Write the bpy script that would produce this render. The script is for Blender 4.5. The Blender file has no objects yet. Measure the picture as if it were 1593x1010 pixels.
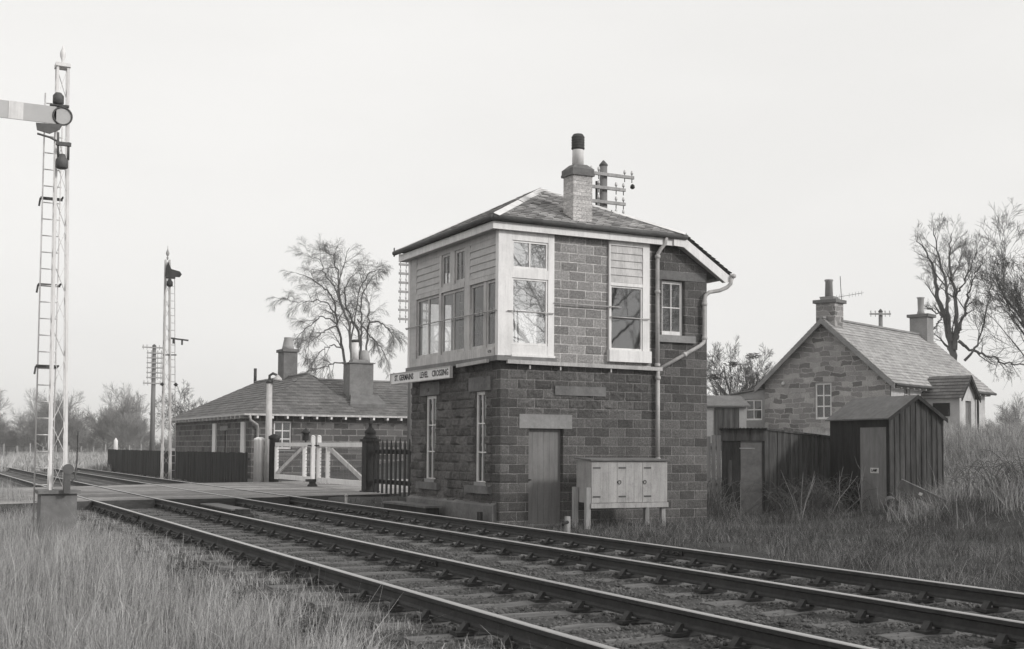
import bpy, math, random
import numpy as np
from mathutils import Vector, Matrix, noise as mnoise
R = math.radians
rng = np.random.default_rng(7)
random.seed(7)
SC = bpy.context.scene
COL = SC.collection

# ------------------------------------------------------------------ materials
def g(v, warm=1.0):
    return (v, v * (1 - .012 * warm), v * (1 - .018 * warm), 1)

class MT:
    def __init__(s, name):
        s.m = bpy.data.materials.new(name); s.m.use_nodes = True
        s.nt = s.m.node_tree; s.b = s.nt.nodes['Principled BSDF']
        s.b.inputs['Specular IOR Level'].default_value = .25
    def n(s, t, **kw):
        nd = s.nt.nodes.new(t)
        for k, v in kw.items():
            if k.startswith('_'): setattr(nd, k[1:], v)
            else:
                key = k.replace('__', ' ')
                key = int(key[1:]) if key[0] == 'i' and key[1:].isdigit() else key
                if isinstance(v, bpy.types.NodeSocket): s.nt.links.new(v, nd.inputs[key])
                else: nd.inputs[key].default_value = v
        return nd
    def l(s, a, b): s.nt.links.new(a, b)
    def ramp(s, fac, stops):
        r = s.n('ShaderNodeValToRGB', Fac=fac)
        el = r.color_ramp.elements
        while len(el) < len(stops): el.new(.5)
        for e, (p, c) in zip(el, stops): e.position = p; e.color = c if not isinstance(c, float) else g(c)
        return r.outputs['Color']
    def obj(s): return s.n('ShaderNodeTexCoord').outputs['Object']
    def noise(s, scale, detail=5, rough=.6, vec=None, dist=0):
        nd = s.n('ShaderNodeTexNoise', Vector=vec if vec is not None else s.obj(), Scale=scale, Detail=detail, Roughness=rough, Distortion=dist)
        return nd.outputs['Fac']
    def scaled(s, sx, sy, sz, vec=None):
        return s.n('ShaderNodeMapping', Vector=vec if vec is not None else s.obj(), Scale=(sx, sy, sz)).outputs['Vector']
    def mix(s, f, a, b, mode='MIX'):
        nd = s.n('ShaderNodeMix', _data_type='RGBA', _blend_type=mode)
        for sock, v in ((nd.inputs[0], f), (nd.inputs[6], a), (nd.inputs[7], b)):
            if isinstance(v, bpy.types.NodeSocket): s.l(v, sock)
            else: sock.default_value = v if not isinstance(v, float) or sock == nd.inputs[0] else g(v)
        return nd.outputs[2]
    def color(s, c):
        if isinstance(c, bpy.types.NodeSocket): s.l(c, s.b.inputs['Base Color'])
        else: s.b.inputs['Base Color'].default_value = c
    def rough(s, r): s.b.inputs['Roughness'].default_value = r
    def bump(s, h, strength=.5, dist=.02):
        b = s.n('ShaderNodeBump', Height=h, Strength=strength, Distance=dist)
        s.l(b.outputs['Normal'], s.b.inputs['Normal'])

def noisy(name, lo, hi, scale=6, rough=.8, bump=.3, bd=.01, stretch=(1, 1, 1), detail=6):
    m = MT(name)
    v = m.scaled(*stretch)
    n1 = m.noise(scale, detail, .65, v)
    n2 = m.noise(scale * .17, 3, .5, v)
    mx = m.n('ShaderNodeMath', _operation='ADD', i0=n1, i1=n2)
    h = m.n('ShaderNodeMath', _operation='MULTIPLY', i0=mx.outputs[0], i1=.5).outputs[0]
    m.color(m.ramp(h, [(.33, g(lo)), (.67, g(hi))])); m.rough(rough)
    if bump: m.bump(n1, bump, bd)
    return m.m

def blocks(name, c1, c2, mortar, bw, rh, msize=.008, off=.5, bump=.4, stain=.35, rubble=False, squash=1.0):
    m = MT(name)
    sp = m.n('ShaderNodeSeparateXYZ', Vector=m.obj())
    u = m.n('ShaderNodeMath', _operation='ADD', i0=sp.outputs[0], i1=sp.outputs[1]).outputs[0]
    cv = m.n('ShaderNodeCombineXYZ', X=u, Y=sp.outputs[2]).outputs[0]
    if rubble:
        d = m.n('ShaderNodeTexNoise', Vector=cv, Scale=1.9, Detail=3).outputs['Color']
        cv = m.n('ShaderNodeVectorMath', _operation='MULTIPLY_ADD', i0=d, i1=(.42, .30, 0), i2=cv).outputs[0]
    wob = m.n('ShaderNodeTexNoise', Vector=cv, Scale=7.0, Detail=3).outputs['Color']
    cv = m.n('ShaderNodeVectorMath', _operation='MULTIPLY_ADD', i0=wob, i1=(.022, .018, 0), i2=cv).outputs[0]
    br = m.n('ShaderNodeTexBrick', Vector=cv, Color1=g(c1), Color2=g(c2), Mortar=g(mortar), Scale=1.0, **{'Mortar__Size': msize, 'Mortar__Smooth': .3, 'Bias': 0.0, 'Brick__Width': bw, 'Row__Height': rh})
    br.offset = off; br.squash = squash; br.squash_frequency = 3
    n1 = m.noise(26, 6, .7); n2 = m.noise(.9, 4, .6); n3 = m.noise(70, 3, .8); n4 = m.noise(3.2, 5, .65)
    joint = m.n('ShaderNodeMath', _operation='MULTIPLY', i0=br.outputs['Fac'], i1=m.ramp(n4, [(.34, g(.25, 0)), (.52, g(1.0, 0))])).outputs[0]
    stone = m.n('ShaderNodeTexBrick', Vector=cv, Color1=g(c1), Color2=g(c2), Mortar=g((c1 + c2) * .42), Scale=1.0, **{'Mortar__Size': msize, 'Mortar__Smooth': .3, 'Bias': 0.0, 'Brick__Width': bw, 'Row__Height': rh})
    stone.offset = off; stone.squash = squash; stone.squash_frequency = 3
    c = m.mix(joint, stone.outputs['Color'], g(mortar))
    c = m.mix(.6, c, m.ramp(n1, [(.3, g(.3)), (.7, g(1.15))]), 'MULTIPLY')
    c = m.mix(.75, c, m.ramp(n3, [(.36, g(.25)), (.64, g(1.5))]), 'MULTIPLY')
    c = m.mix(stain, c, m.ramp(n2, [(.35, g(.4)), (.62, g(1.0))]), 'MULTIPLY')
    m.color(c); m.rough(.95)
    inv = m.n('ShaderNodeMath', _operation='SUBTRACT', i0=1.0, i1=br.outputs['Fac']).outputs[0]
    h = m.n('ShaderNodeMath', _operation='MULTIPLY_ADD', i0=n1, i1=.9, i2=inv).outputs[0]
    m.bump(h, bump * 1.5, .014)
    return m.m

def slates(name, c1, c2, bw, rh, dark=.03, stain=.4, bump=.5):
    m = MT(name)
    uv = m.n('ShaderNodeTexCoord').outputs['UV']
    br = m.n('ShaderNodeTexBrick', Vector=uv, Color1=g(c1), Color2=g(c2), Mortar=g(dark), Scale=1.0, **{'Mortar__Size': .006, 'Mortar__Smooth': .1, 'Brick__Width': bw, 'Row__Height': rh})
    n1 = m.noise(18, 6, .7); n2 = m.noise(.7, 5, .65)
    c = m.mix(.5, br.outputs['Color'], m.ramp(n1, [(.3, g(.4)), (.7, g(1.0))]), 'MULTIPLY')
    c = m.mix(stain, c, m.ramp(n2, [(.38, g(.4)), (.6, g(1.0))]), 'MULTIPLY')
    m.color(c); m.rough(.75)
    inv = m.n('ShaderNodeMath', _operation='SUBTRACT', i0=1.0, i1=br.outputs['Fac']).outputs[0]
    m.bump(m.n('ShaderNodeMath', _operation='MULTIPLY_ADD', i0=n1, i1=.6, i2=inv).outputs[0], bump, .015)
    return m.m

def painted(name, v, grime=.35, worn=.25, rough=.55, stretch=(1, 1, .25)):
    m = MT(name)
    n1 = m.noise(5, 7, .7, m.scaled(*stretch)); n2 = m.noise(34, 6, .75); n3 = m.noise(22, 5, .7, m.scaled(1, 1, .06)); n4 = m.noise(2.2, 6, .7)
    c = m.ramp(n1, [(.3, g(v * (1 - grime))), (.62, g(v))])
    c = m.mix(worn, c, m.ramp(n2, [(.33, g(.35)), (.5, g(1.0))]), 'MULTIPLY')
    c = m.mix(min(1, grime * 1.3), c, m.ramp(n3, [(.34, g(.45)), (.52, g(1.0))]), 'MULTIPLY')
    c = m.mix(worn, c, m.ramp(n4, [(.36, g(.4)), (.5, g(1.0))]), 'MULTIPLY')
    m.color(c); m.rough(rough); m.bump(n2, .25, .005)
    return m.m

def glassy(name, refl=.08, tint=.9, veil=.06, rgh=.02):
    m = MT(name); m.nt.nodes.remove(m.b)
    out = m.nt.nodes['Material Output']
    fr = m.n('ShaderNodeFresnel', IOR=1.5).outputs[0]
    f = m.n('ShaderNodeMath', _operation='ADD', i0=fr, i1=refl, _use_clamp=True).outputs[0]
    nz = m.noise(1.6, 2, .5)
    bp = m.n('ShaderNodeBump', Height=nz, Strength=.04, Distance=.02).outputs[0]
    gl = m.n('ShaderNodeBsdfGlossy', Color=g(.95, 0), Roughness=rgh, Normal=bp).outputs[0]
    tr = m.n('ShaderNodeBsdfTransparent', Color=g(tint, 0)).outputs[0]
    mx = m.n('ShaderNodeMixShader', Fac=f, i1=tr, i2=gl).outputs[0]
    df = m.n('ShaderNodeBsdfDiffuse', Color=g(.72, 0)).outputs[0]; dn = m.ramp(m.noise(7, 6, .7), [(.3, g(veil * .4, 0)), (.7, g(veil * 1.7, 0))])  # uneven pale film: glass dirt, strengthened to imitate brightly lit panes
    m2 = m.n('ShaderNodeMixShader', Fac=dn, i1=mx, i2=df).outputs[0]
    m.l(m2, out.inputs['Surface'])
    return m.m

def grassmat(name, stops):
    m = MT(name)
    uv = m.n('ShaderNodeSeparateXYZ', Vector=m.n('ShaderNodeTexCoord').outputs['UV'])
    nz = m.noise(.5, 3, .6)
    f = m.n('ShaderNodeMath', _operation='MULTIPLY_ADD', i0=uv.outputs[0], i1=.6, i2=m.n('ShaderNodeMath', _operation='MULTIPLY', i0=nz, i1=.5).outputs[0]).outputs[0]
    m.color(m.ramp(f, stops)); m.rough(.7)
    return m.m

M = {}
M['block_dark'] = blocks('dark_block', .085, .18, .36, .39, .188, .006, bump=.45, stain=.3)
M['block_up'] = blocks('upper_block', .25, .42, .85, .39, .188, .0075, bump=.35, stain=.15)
M['block_front'] = blocks('rock_faced_block', .10, .22, .18, .39, .188, .008, bump=.6, stain=.5)
M['chimney_brick'] = blocks('limewashed_brick', .55, .74, .46, .23, .078, .006, bump=.4, stain=.25)
M['rubble'] = blocks('rubble_stone', .20, .58, .58, .47, .21, .022, .38, .5, .3, True, 1.5)
M['render_white'] = noisy('limewash', .34, .60, 3, .9, .4, .02)
M['harl'] = noisy('harled_render', .25, .36, 9, .9, .5, .02)
M['stone'] = noisy('dressed_stone', .19, .31, 14, .9, .5, .01)
M['stone_dark'] = noisy('dark_stone', .10, .2, 14, .9, .5, .01)
M['concrete'] = noisy('old_concrete', .13, .24, 9, .9, .5, .012)
M['white'] = painted('white_paint', .80, .16, .14)
M['offwhite'] = painted('grimy_white_paint', .58, .3, .25)
M['boards'] = painted('board_paint', .52, .22, .18, stretch=(.4, .4, 2))
M['grey_door'] = painted('grey_door_paint', .2, .25, .15)
M['cream'] = painted('cabinet_paint', .42, .25, .3)
M['slate'] = slates('slates', .20, .62, .20, .13, .02, .4, .7)
M['slate_house'] = slates('house_slates', .13, .22, .3, .2, .05, .5, .4)
M['slate_cottage'] = slates('cottage_slates', .34, .50, .3, .2, .1, .25, .4)
M['lead'] = noisy('lead_flashing', .5, .75, 8, .6, .2, .01)
M['dark_metal'] = noisy('dark_iron', .018, .05, 20, .6, .3, .004)
M['pipe'] = painted('pipe_paint', .5, .3, .35)
M['gutter'] = noisy('gutter_iron', .05, .12, 15, .7, .3, .004)
M['tar'] = noisy('tarred_timber', .008, .045, 9, .75, .5, .008, (4, 4, .5))
M['weathered'] = noisy('weathered_boards', .007, .11, 10, .85, .6, .008, (5, 5, .35), 8)
M['felt'] = noisy('roofing_felt', .10, .2, 8, .9, .4, .01)
M['pale_wood'] = noisy('bleached_timber', .22, .42, 9, .85, .5, .006, (5, 5, .4))
M['grey_wood'] = noisy('grey_timber', .09, .19, 9, .85, .5, .006, (5, 5, .4))
M['pole'] = noisy('pole_timber', .13, .24, 9, .85, .5, .006, (6, 6, .3))
M['sleeper'] = noisy('sleeper_timber', .06, .20, 9, .9, .6, .012, (.5, 4, 4))
M['sleeper_dark'] = noisy('road_edge_timber', .03, .10, 9, .9, .5, .01, (.5, 3, 3))
M['rail'] = noisy('rusty_rail', .022, .05, 22, .7, .4, .004)
M['railtop'] = noisy('polished_rail', .3, .45, 30, .42, .05, .001, (1, .05, 1))
M['ballast'] = noisy('ballast_bed', .03, .11, 30, .95, 1.0, .03)
M['stone_chip'] = noisy('ballast_stone', .03, .17, 14, .95, .3, .01)
M['soil'] = noisy('rough_ground', .025, .08, 7, .95, .8, .04)
def road_mat():
    m = MT('road_surface'); n1 = m.noise(38, 6, .75); n2 = m.noise(.55, 5, .7, m.scaled(.35, 1, 1)); n3 = m.noise(4, 6, .7)
    c = m.ramp(n2, [(.35, g(.15)), (.6, g(.38))]); c = m.mix(.6, c, m.ramp(n3, [(.35, g(.45)), (.6, g(1.1))]), 'MULTIPLY'); c = m.mix(.6, c, m.ramp(n1, [(.35, g(.4)), (.62, g(1.2))]), 'MULTIPLY')
    m.color(c); m.rough(.95); m.bump(n1, .6, .012); return m.m
M['road'] = road_mat()
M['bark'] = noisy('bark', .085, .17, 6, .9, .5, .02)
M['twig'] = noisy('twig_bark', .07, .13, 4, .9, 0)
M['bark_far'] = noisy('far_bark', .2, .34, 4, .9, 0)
M['glass_end'] = glassy('window_glass', .38, .94, .16, .015)  # stronger mirror and pale film imitate the bright bay panes
M['worn_iron'] = noisy('worn_iron', .07, .14, 15, .7, .3, .004)  # iron lightened to imitate haze on the near mast; the pipe shares it
M['glass'] = glassy('plain_window_glass', .03, .96, .07)
M['hut_door'] = noisy('hut_door_paint', .15, .27, 5, .8, .3, .005, (2, 2, .6))
M['glass_clean'] = glassy('clean_window_glass', .10, .9, .03)  # same glass with little pale film, so these panes stay dark
M['glass_dark'] = glassy('grimy_glass', .05, .5)
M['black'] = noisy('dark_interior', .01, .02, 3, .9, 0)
M['interior'] = noisy('interior_paint', .5, .62, 3, .8, 0)
M['floor_in'] = noisy('floor_boards', .08, .14, 6, .8, .1, .01)
M['ink'] = noisy('black_lettering', .012, .02, 3, .7, 0)
M['sign'] = painted('sign_enamel', .8, .1, .05)
M['insul'] = noisy('porcelain', .5, .7, 8, .3, 0)
M['lens'] = noisy('lamp_lens', .02, .06, 8, .2, 0)
M['red'] = noisy('red_arm_paint', .4, .5, 6, .5, .1, .003)  # arm red lightened in its colour to stand in for haze
M['clay'] = noisy('clay_pot', .28, .4, 12, .85, .3, .01)
M['soot'] = noisy('sooty_pot', .035, .09, 16, .9, .5, .01)
M['grass_pale'] = grassmat('dry_grass', [(.2, g(.13)), (.45, g(.29)), (.62, g(.37)), (.9, g(.56))])
M['grass_mid'] = grassmat('dead_grass', [(.25, g(.02)), (.45, g(.06)), (.65, g(.13)), (.9, g(.4))])
M['grass_bank'] = grassmat('bank_grass', [(.2, g(.12)), (.45, g(.30)), (.62, g(.42)), (.9, g(.62))])
M['grass_field'] = grassmat('field_grass', [(.2, g(.26)), (.5, g(.4)), (.9, g(.55))])
M['weed'] = noisy('dead_stem', .2, .32, 8, .85, 0)

# ------------------------------------------------------------------ mesh helpers
def V(*a): return np.array(a, float)
def unit(a): return a / (np.linalg.norm(a) + 1e-12)

class MB:
    def __init__(s): s.v = []; s.f = []; s.m = []; s.uv = []; s.has_uv = False; s.sm = []
    def add(s, vs, fs, mi=0, uvs=None, smooth=False):
        b = len(s.v); s.v += [tuple(map(float, p)) for p in vs]
        for i, f in enumerate(fs):
            s.f.append(tuple(b + k for k in f)); s.m.append(mi); s.sm.append(smooth)
            if uvs is not None: s.uv.append([uvs[k] for k in f]); s.has_uv = True
            else: s.uv.append([(0, 0)] * len(f))
        return s
    def quad(s, a, b, c, d, mi=0, uvs=None): return s.add([a, b, c, d], [(0, 1, 2, 3)], mi, uvs)
    def box(s, x0, y0, z0, x1, y1, z1, mi=0):
        x0, x1 = min(x0, x1), max(x0, x1); y0, y1 = min(y0, y1), max(y0, y1); z0, z1 = min(z0, z1), max(z0, z1)
        vs = [(x, y, z) for z in (z0, z1) for y in (y0, y1) for x in (x0, x1)]
        return s.add(vs, [(0, 2, 3, 1), (4, 5, 7, 6), (0, 1, 5, 4), (2, 6, 7, 3), (0, 4, 6, 2), (1, 3, 7, 5)], mi)
    def beam(s, p, q, w, h, up=(0, 0, 1), mi=0):
        p, q = V(*p), V(*q); d = unit(q - p); up = V(*up)
        if abs(d @ up) > .98: up = V(1, 0, 0) if abs(d[0]) < .9 else V(0, 1, 0)
        a = unit(np.cross(d, up)); b = np.cross(a, d)
        a = a * w / 2; b = b * h / 2
        vs = [p - a - b, p + a - b, p + a + b, p - a + b, q - a - b, q + a - b, q + a + b, q - a + b]
        return s.add(vs, [(0, 1, 2, 3), (7, 6, 5, 4), (0, 4, 5, 1), (1, 5, 6, 2), (2, 6, 7, 3), (3, 7, 4, 0)], mi)
    def tube(s, pts, r, n=8, mi=0, cap=True, smooth=True):
        P = np.array(pts, float); k = len(P); rs = np.full(k, r) if np.isscalar(r) else np.array(r, float)
        T = np.gradient(P, axis=0); T /= (np.linalg.norm(T, axis=1)[:, None] + 1e-12)
        ref = V(0, 0, 1) if abs(T[0][2]) < .9 else V(1, 0, 0)
        A = np.cross(T, ref); bad = np.linalg.norm(A, axis=1) < 1e-3
        A[bad] = np.cross(T[bad], V(0, 1, 0)); A /= np.linalg.norm(A, axis=1)[:, None]; B = np.cross(T, A)
        th = np.arange(n) * 2 * math.pi / n
        vs = (P[:, None, :] + rs[:, None, None] * (np.cos(th)[None, :, None] * A[:, None, :] + np.sin(th)[None, :, None] * B[:, None, :])).reshape(-1, 3)
        fs = [(i * n + j, i * n + (j + 1) % n, (i + 1) * n + (j + 1) % n, (i + 1) * n + j) for i in range(k - 1) for j in range(n)]
        if cap: fs += [tuple(range(n))[::-1], tuple((k - 1) * n + j for j in range(n))]
        return s.add(vs, fs, mi, smooth=smooth)
    def lathe(s, c, prof, n=16, mi=0, smooth=True, cap=True):
        vs = [(c[0] + r * math.cos(2 * math.pi * j / n), c[1] + r * math.sin(2 * math.pi * j / n), c[2] + z) for r, z in prof for j in range(n)]
        k = len(prof)
        fs = [(i * n + j, i * n + (j + 1) % n, (i + 1) * n + (j + 1) % n, (i + 1) * n + j) for i in range(k - 1) for j in range(n)]
        if cap: fs += [tuple(range(n))[::-1], tuple((k - 1) * n + j for j in range(n))]
        return s.add(vs, fs, mi, smooth=smooth)
    def disc(s, c, axis, r, th, n=20, mi=0):
        a = unit(V(*axis)); c = V(*c)
        return s.tube([c - a * th / 2, c + a * th / 2], r, n, mi, smooth=False)
    def ring(s, c, axis, r, rt, n=28, k=6, mi=0):
        a = unit(V(*axis)); c = V(*c); ref = V(0, 0, 1) if abs(a[2]) < .9 else V(1, 0, 0)
        e1 = unit(np.cross(a, ref)); e2 = np.cross(a, e1)
        vs = []
        for i in range(n):
            t = 2 * math.pi * i / n; d = math.cos(t) * e1 + math.sin(t) * e2
            for j in range(k):
                u = 2 * math.pi * j / k; vs.append(c + d * (r + rt * math.cos(u)) + a * rt * math.sin(u))
        fs = [(i * k + j, ((i + 1) % n) * k + j, ((i + 1) % n) * k + (j + 1) % k, i * k + (j + 1) % k) for i in range(n) for j in range(k)]
        return s.add(vs, fs, mi, smooth=True)
    def prism(s, poly, ext, mi=0):
        n = len(poly); P = [V(*p) for p in poly]; e = V(*ext)
        fs = [tuple(range(n))[::-1], tuple(n + i for i in range(n))] + [(i, (i + 1) % n, n + (i + 1) % n, n + i) for i in range(n)]
        return s.add(P + [p + e for p in P], fs, mi)
    def build(s, name, mats, parent=None, world=False, loc=None):
        me = bpy.data.meshes.new(name)
        vs = s.v
        o = bpy.data.objects.new(name, me); COL.objects.link(o)
        if parent is not None:
            o.parent = parent
            if world:
                inv = WM[root_of(parent)].inverted()
                vs = [tuple(inv @ Vector(p)) for p in vs]
        elif loc is not None:
            o.location = loc
            vs = [(p[0] - loc[0], p[1] - loc[1], p[2] - loc[2]) for p in vs]
        me.from_pydata(vs, [], s.f)
        me.polygons.foreach_set('material_index', s.m)
        me.polygons.foreach_set('use_smooth', s.sm)
        if s.has_uv:
            l = me.uv_layers.new(name='UVMap')
            l.data.foreach_set('uv', [c for f in s.uv for p in f for c in p])
        for m in (mats if isinstance(mats, (list, tuple)) else [mats]): me.materials.append(M[m])
        me.update()
        return o
WM = {}
def root_of(o):
    while o.parent is not None: o = o.parent
    return o.name
def tag(o, label=None, cat=None, group=None, kind=None):
    for k, v in (('label', label), ('category', cat), ('group', group), ('kind', kind)):
        if v: o[k] = v
    return o
def thing(name, label, cat, loc=(0, 0, 0), rz=0, group=None):
    o = bpy.data.objects.new(name, None); COL.objects.link(o)
    o.location = loc; o.rotation_euler = (0, 0, rz); o.empty_display_size = .2
    WM[o.name] = Matrix.Translation(loc) @ Matrix.Rotation(rz, 4, 'Z')
    return tag(o, label, cat, group)
def copy_tree(o, parent=None):
    c = o.copy(); COL.objects.link(c); c.parent = parent
    for ch in list(o.children): copy_tree(ch, c)
    return c
def np_mesh(name, verts, quads=None, tris=None, uvs=None, mat='soil', parent=None, smooth=False, loc=None):
    me = bpy.data.meshes.new(name)
    nq = 0 if quads is None else len(quads); nt = 0 if tris is None else len(tris)
    me.vertices.add(len(verts)); me.vertices.foreach_set('co', np.asarray(verts, np.float32).ravel())
    li = np.concatenate([a.ravel() for a in (quads, tris) if a is not None]).astype(np.int32)
    me.loops.add(len(li)); me.loops.foreach_set('vertex_index', li)
    me.polygons.add(nq + nt)
    st = np.concatenate([np.arange(nq) * 4, nq * 4 + np.arange(nt) * 3]).astype(np.int32)
    me.polygons.foreach_set('loop_start', st)
    if uvs is not None:
        l = me.uv_layers.new(name='UVMap'); l.data.foreach_set('uv', np.asarray(uvs, np.float32)[li].ravel())
    if smooth: me.polygons.foreach_set('use_smooth', np.ones(nq + nt, bool))
    me.materials.append(M[mat]); me.update(calc_edges=True); me.validate()
    o = bpy.data.objects.new(name, me); COL.objects.link(o)
    if parent is not None: o.parent = parent
    if loc is not None: o.location = loc
    return o
def text_mesh(name, s, mat, size, frame, parent=None, xscale=1.0, ext=.002, bold=0):
    """frame: 4x4 matrix, text runs along local x and reads up local y"""
    cu = bpy.data.curves.new(name, 'FONT'); cu.body = s; cu.size = size; cu.align_x = 'CENTER'; cu.align_y = 'CENTER'
    cu.extrude = ext; cu.offset = bold; cu.resolution_u = 2
    t = bpy.data.objects.new(name + '_curve', cu); COL.objects.link(t)
    bpy.context.view_layer.update()
    me = bpy.data.meshes.new_from_object(t.evaluated_get(bpy.context.evaluated_depsgraph_get()))
    bpy.data.objects.remove(t); me.name = name
    m = frame @ Matrix.Diagonal((xscale, 1, 1, 1))
    if parent is not None: m = WM[root_of(parent)].inverted() @ m
    me.transform(m); me.materials.clear(); me.materials.append(M[mat])
    o = bpy.data.objects.new(name, me); COL.objects.link(o); o.parent = parent
    return o
def sstep(a, b, x):
    t = np.clip((np.asarray(x, float) - a) / (b - a), 0, 1); return t * t * (3 - 2 * t)

# ------------------------------------------------------------------ terrain
def vnoise(x, y, f, seed=0.):
    return np.array([mnoise.noise((a * f + seed, b * f, seed)) for a, b in zip(np.ravel(x), np.ravel(y))]).reshape(np.shape(x))
ROAD_Y0, ROAD_Y1 = 29.3, 39.5
def ground_z(x, y, detail=True):
    x = np.asarray(x, float); y = np.asarray(y, float)
    z = np.full(x.shape, -.30)
    z = np.where(x < 3.4, -.36 - .08 * sstep(3.2, 1.5, x), z)
    s = x + .2 * (y - 20)
    rise = 1.85 * sstep(21.5, 37, s) * (1 - sstep(50, 75, y))
    z = z + rise + .18 * sstep(17, 20, x) * (1 - sstep(28, 40, y))
    mound = .75 * np.exp(-(((x - 19.6) / 1.9) ** 2 + ((y - 16.2) / 2.2) ** 2))
    z = z + mound + .35 * np.exp(-(((x - 24) / 2.5) ** 2 + ((y - 20) / 3.) ** 2))
    z = z + .22 * sstep(60, 110, y)
    rd = sstep(ROAD_Y0 - 1.2, ROAD_Y0 + .2, y) * (1 - sstep(ROAD_Y1 - .2, ROAD_Y1 + 2.5, y))
    out = np.where((x < 3.2) | (x > 9.9), 1.0, 0.0)
    low = -.06 + np.clip(rise, 0, None)
    z = z * (1 - rd * out) + low * rd * out
    z = np.where((x > 2.9) & (x < 10.1), np.minimum(z, -.34), z)
    if detail:
        z = z + .035 * vnoise(x, y, .9, 3.) + .02 * vnoise(x, y, 2.7, 9.)
    return z
def graded(a, b, fine_a, fine_b, s0, growth=1.12):
    xs = list(np.arange(fine_a, fine_b + 1e-6, s0))
    st = s0; x = fine_b
    while x < b: st *= growth; x += st; xs.append(min(x, b))
    st = s0; x = fine_a
    while x > a: st *= growth; x -= st; xs.insert(0, max(x, a))
    return np.array(xs)
gx = graded(-420, 900, -1, 30, .3); gy = graded(-60, 1500, 4, 46, .35)
X, Y = np.meshgrid(gx, gy)
Z = ground_z(X, Y)
nx, ny = len(gx), len(gy)
ii = np.arange(nx * ny).reshape(ny, nx)
q = np.stack([ii[:-1, :-1], ii[:-1, 1:], ii[1:, 1:], ii[1:, :-1]], -1).reshape(-1, 4)
tag(np_mesh('ground', np.stack([X, Y, Z], -1).reshape(-1, 3), q, mat='soil', smooth=True), kind='structure')

# track bed
bx = np.arange(2.85, 10.3, .15); by = graded(2, 600, 4, 32, .2, 1.15)
X, Y = np.meshgrid(bx, by)
prof = np.interp(bx, [2.85, 3.3, 3.7, 6.1, 6.6, 7.0, 9.5, 9.8, 10.25], [-.40, -.275, -.218, -.218, -.245, -.218, -.218, -.26, -.36])
crib = np.cos((Y - 4.2) / .76 * 2 * np.pi) * ((X > 3.5) & (X < 6.2) | (X > 6.95) & (X < 9.6))
Z = prof[None, :] - .004 - .009 * crib * (Y < 29) + .020 * vnoise(X, Y, 3.1, 5.) + .016 * vnoise(X, Y, 8., 2.)
nx, ny = len(bx), len(by); ii = np.arange(nx * ny).reshape(ny, nx)
q = np.stack([ii[:-1, :-1], ii[:-1, 1:], ii[1:, 1:], ii[1:, :-1]], -1).reshape(-1, 4)
tag(np_mesh('track_bed', np.stack([X, Y, Z], -1).reshape(-1, 3), q, mat='ballast', smooth=True), kind='structure')

# loose stones
def stones():
    N = 95000
    y = 5 + (rng.random(N) ** 1.7) * 30; x = rng.uniform(3.0, 10.1, N)
    keep = (x / y > -.02) & (x / y < 1.6) & ((y < ROAD_Y0 - .2)); x, y = x[keep], y[keep]; N = len(x)
    z = np.interp(x, bx, prof) + rng.uniform(-.014, .006, N)
    s = rng.uniform(.012, .022, N) * rng.choice([1, 1, 1.3, 1.9], N)
    o = np.array([[1, 0, 0], [-1, 0, 0], [0, 1, 0], [0, -1, 0], [0, 0, 1], [0, 0, -1]], float)
    ang = rng.uniform(0, 6.28, N); c, sn = np.cos(ang), np.sin(ang)
    P = o[None] * rng.uniform(.55, 1.2, (N, 6, 1)) + rng.normal(0, .22, (N, 6, 3))
    P = np.stack([P[..., 0] * c[:, None] - P[..., 1] * sn[:, None], P[..., 0] * sn[:, None] + P[..., 1] * c[:, None], P[..., 2] * .75], -1)
    P = P * s[:, None, None] + np.stack([x, y, z], -1)[:, None, :]
    t = np.array([[0, 2, 4], [2, 1, 4], [1, 3, 4], [3, 0, 4], [2, 0, 5], [1, 2, 5], [3, 1, 5], [0, 3, 5]])
    tr = (np.arange(N)[:, None, None] * 6 + t[None]).reshape(-1, 3)
    tag(np_mesh('ballast_stones', P.reshape(-1, 3), tris=tr, mat='stone_chip'), 'loose dark ballast stones lying between the rails and sleepers', 'ballast', kind='stuff')
stones()

# road over the crossing
rd = MB()
RA = (4.11, 5.62); RB = (7.52, 9.03)
def road_piece(x0, x1, y0a, y0b, y1a, y1b, z0, z1, zb=-.28):
    n = 6
    for i in range(n):
        a, b = i / n, (i + 1) / n
        xa, xb = x0 + (x1 - x0) * a, x0 + (x1 - x0) * b
        p = lambda t: (y0a + (y0b - y0a) * t, y1a + (y1b - y1a) * t, z0 + (z1 - z0) * t)
        (ya, yA, za), (yb, yB, zb2) = p(a), p(b)
        rd.quad((xa, ya, za), (xb, yb, zb2), (xb, yB, zb2), (xa, yA, za))
        rd.quad((xa, ya, zb), (xb, yb, zb), (xb, yb, zb2), (xa, ya, za), 1)
        rd.quad((xb, yB, zb), (xa, yA, zb), (xa, yA, za), (xb, yB, zb2))
    rd.quad((x0, y1a, zb), (x0, y0a, zb), (x0, y0a, z0), (x0, y1a, z0), 1)
    rd.quad((x1, y0b, zb), (x1, y1b, zb), (x1, y1b, z1), (x1, y0b, z1), 1)
road_piece(-60, -4, 24, 25.6, 37, 38, -.05, -.04)
road_piece(-4, 4.06, 25.6, 28.9, 38, 38.6, -.04, -.012)
road_piece(4.20, 5.53, 28.95, 29.3, 38.7, 39.2, -.012, -.012)
road_piece(5.67, 7.46, 29.3, 29.4, 39.2, 40.6, -.012, -.012)
road_piece(7.62, 8.93, 29.4, 29.8, 40.6, 41.2, -.012, -.012)
road_piece(9.09, 12.4, 29.9, 30.9, 41.4, 42.2, -.012, -.01)
road_piece(12.4, 24, 31.5, 33, 42.6, 45, -.01, .05)
road_piece(24, 60, 33, 40, 45, 58, .1, 1.9)
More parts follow.
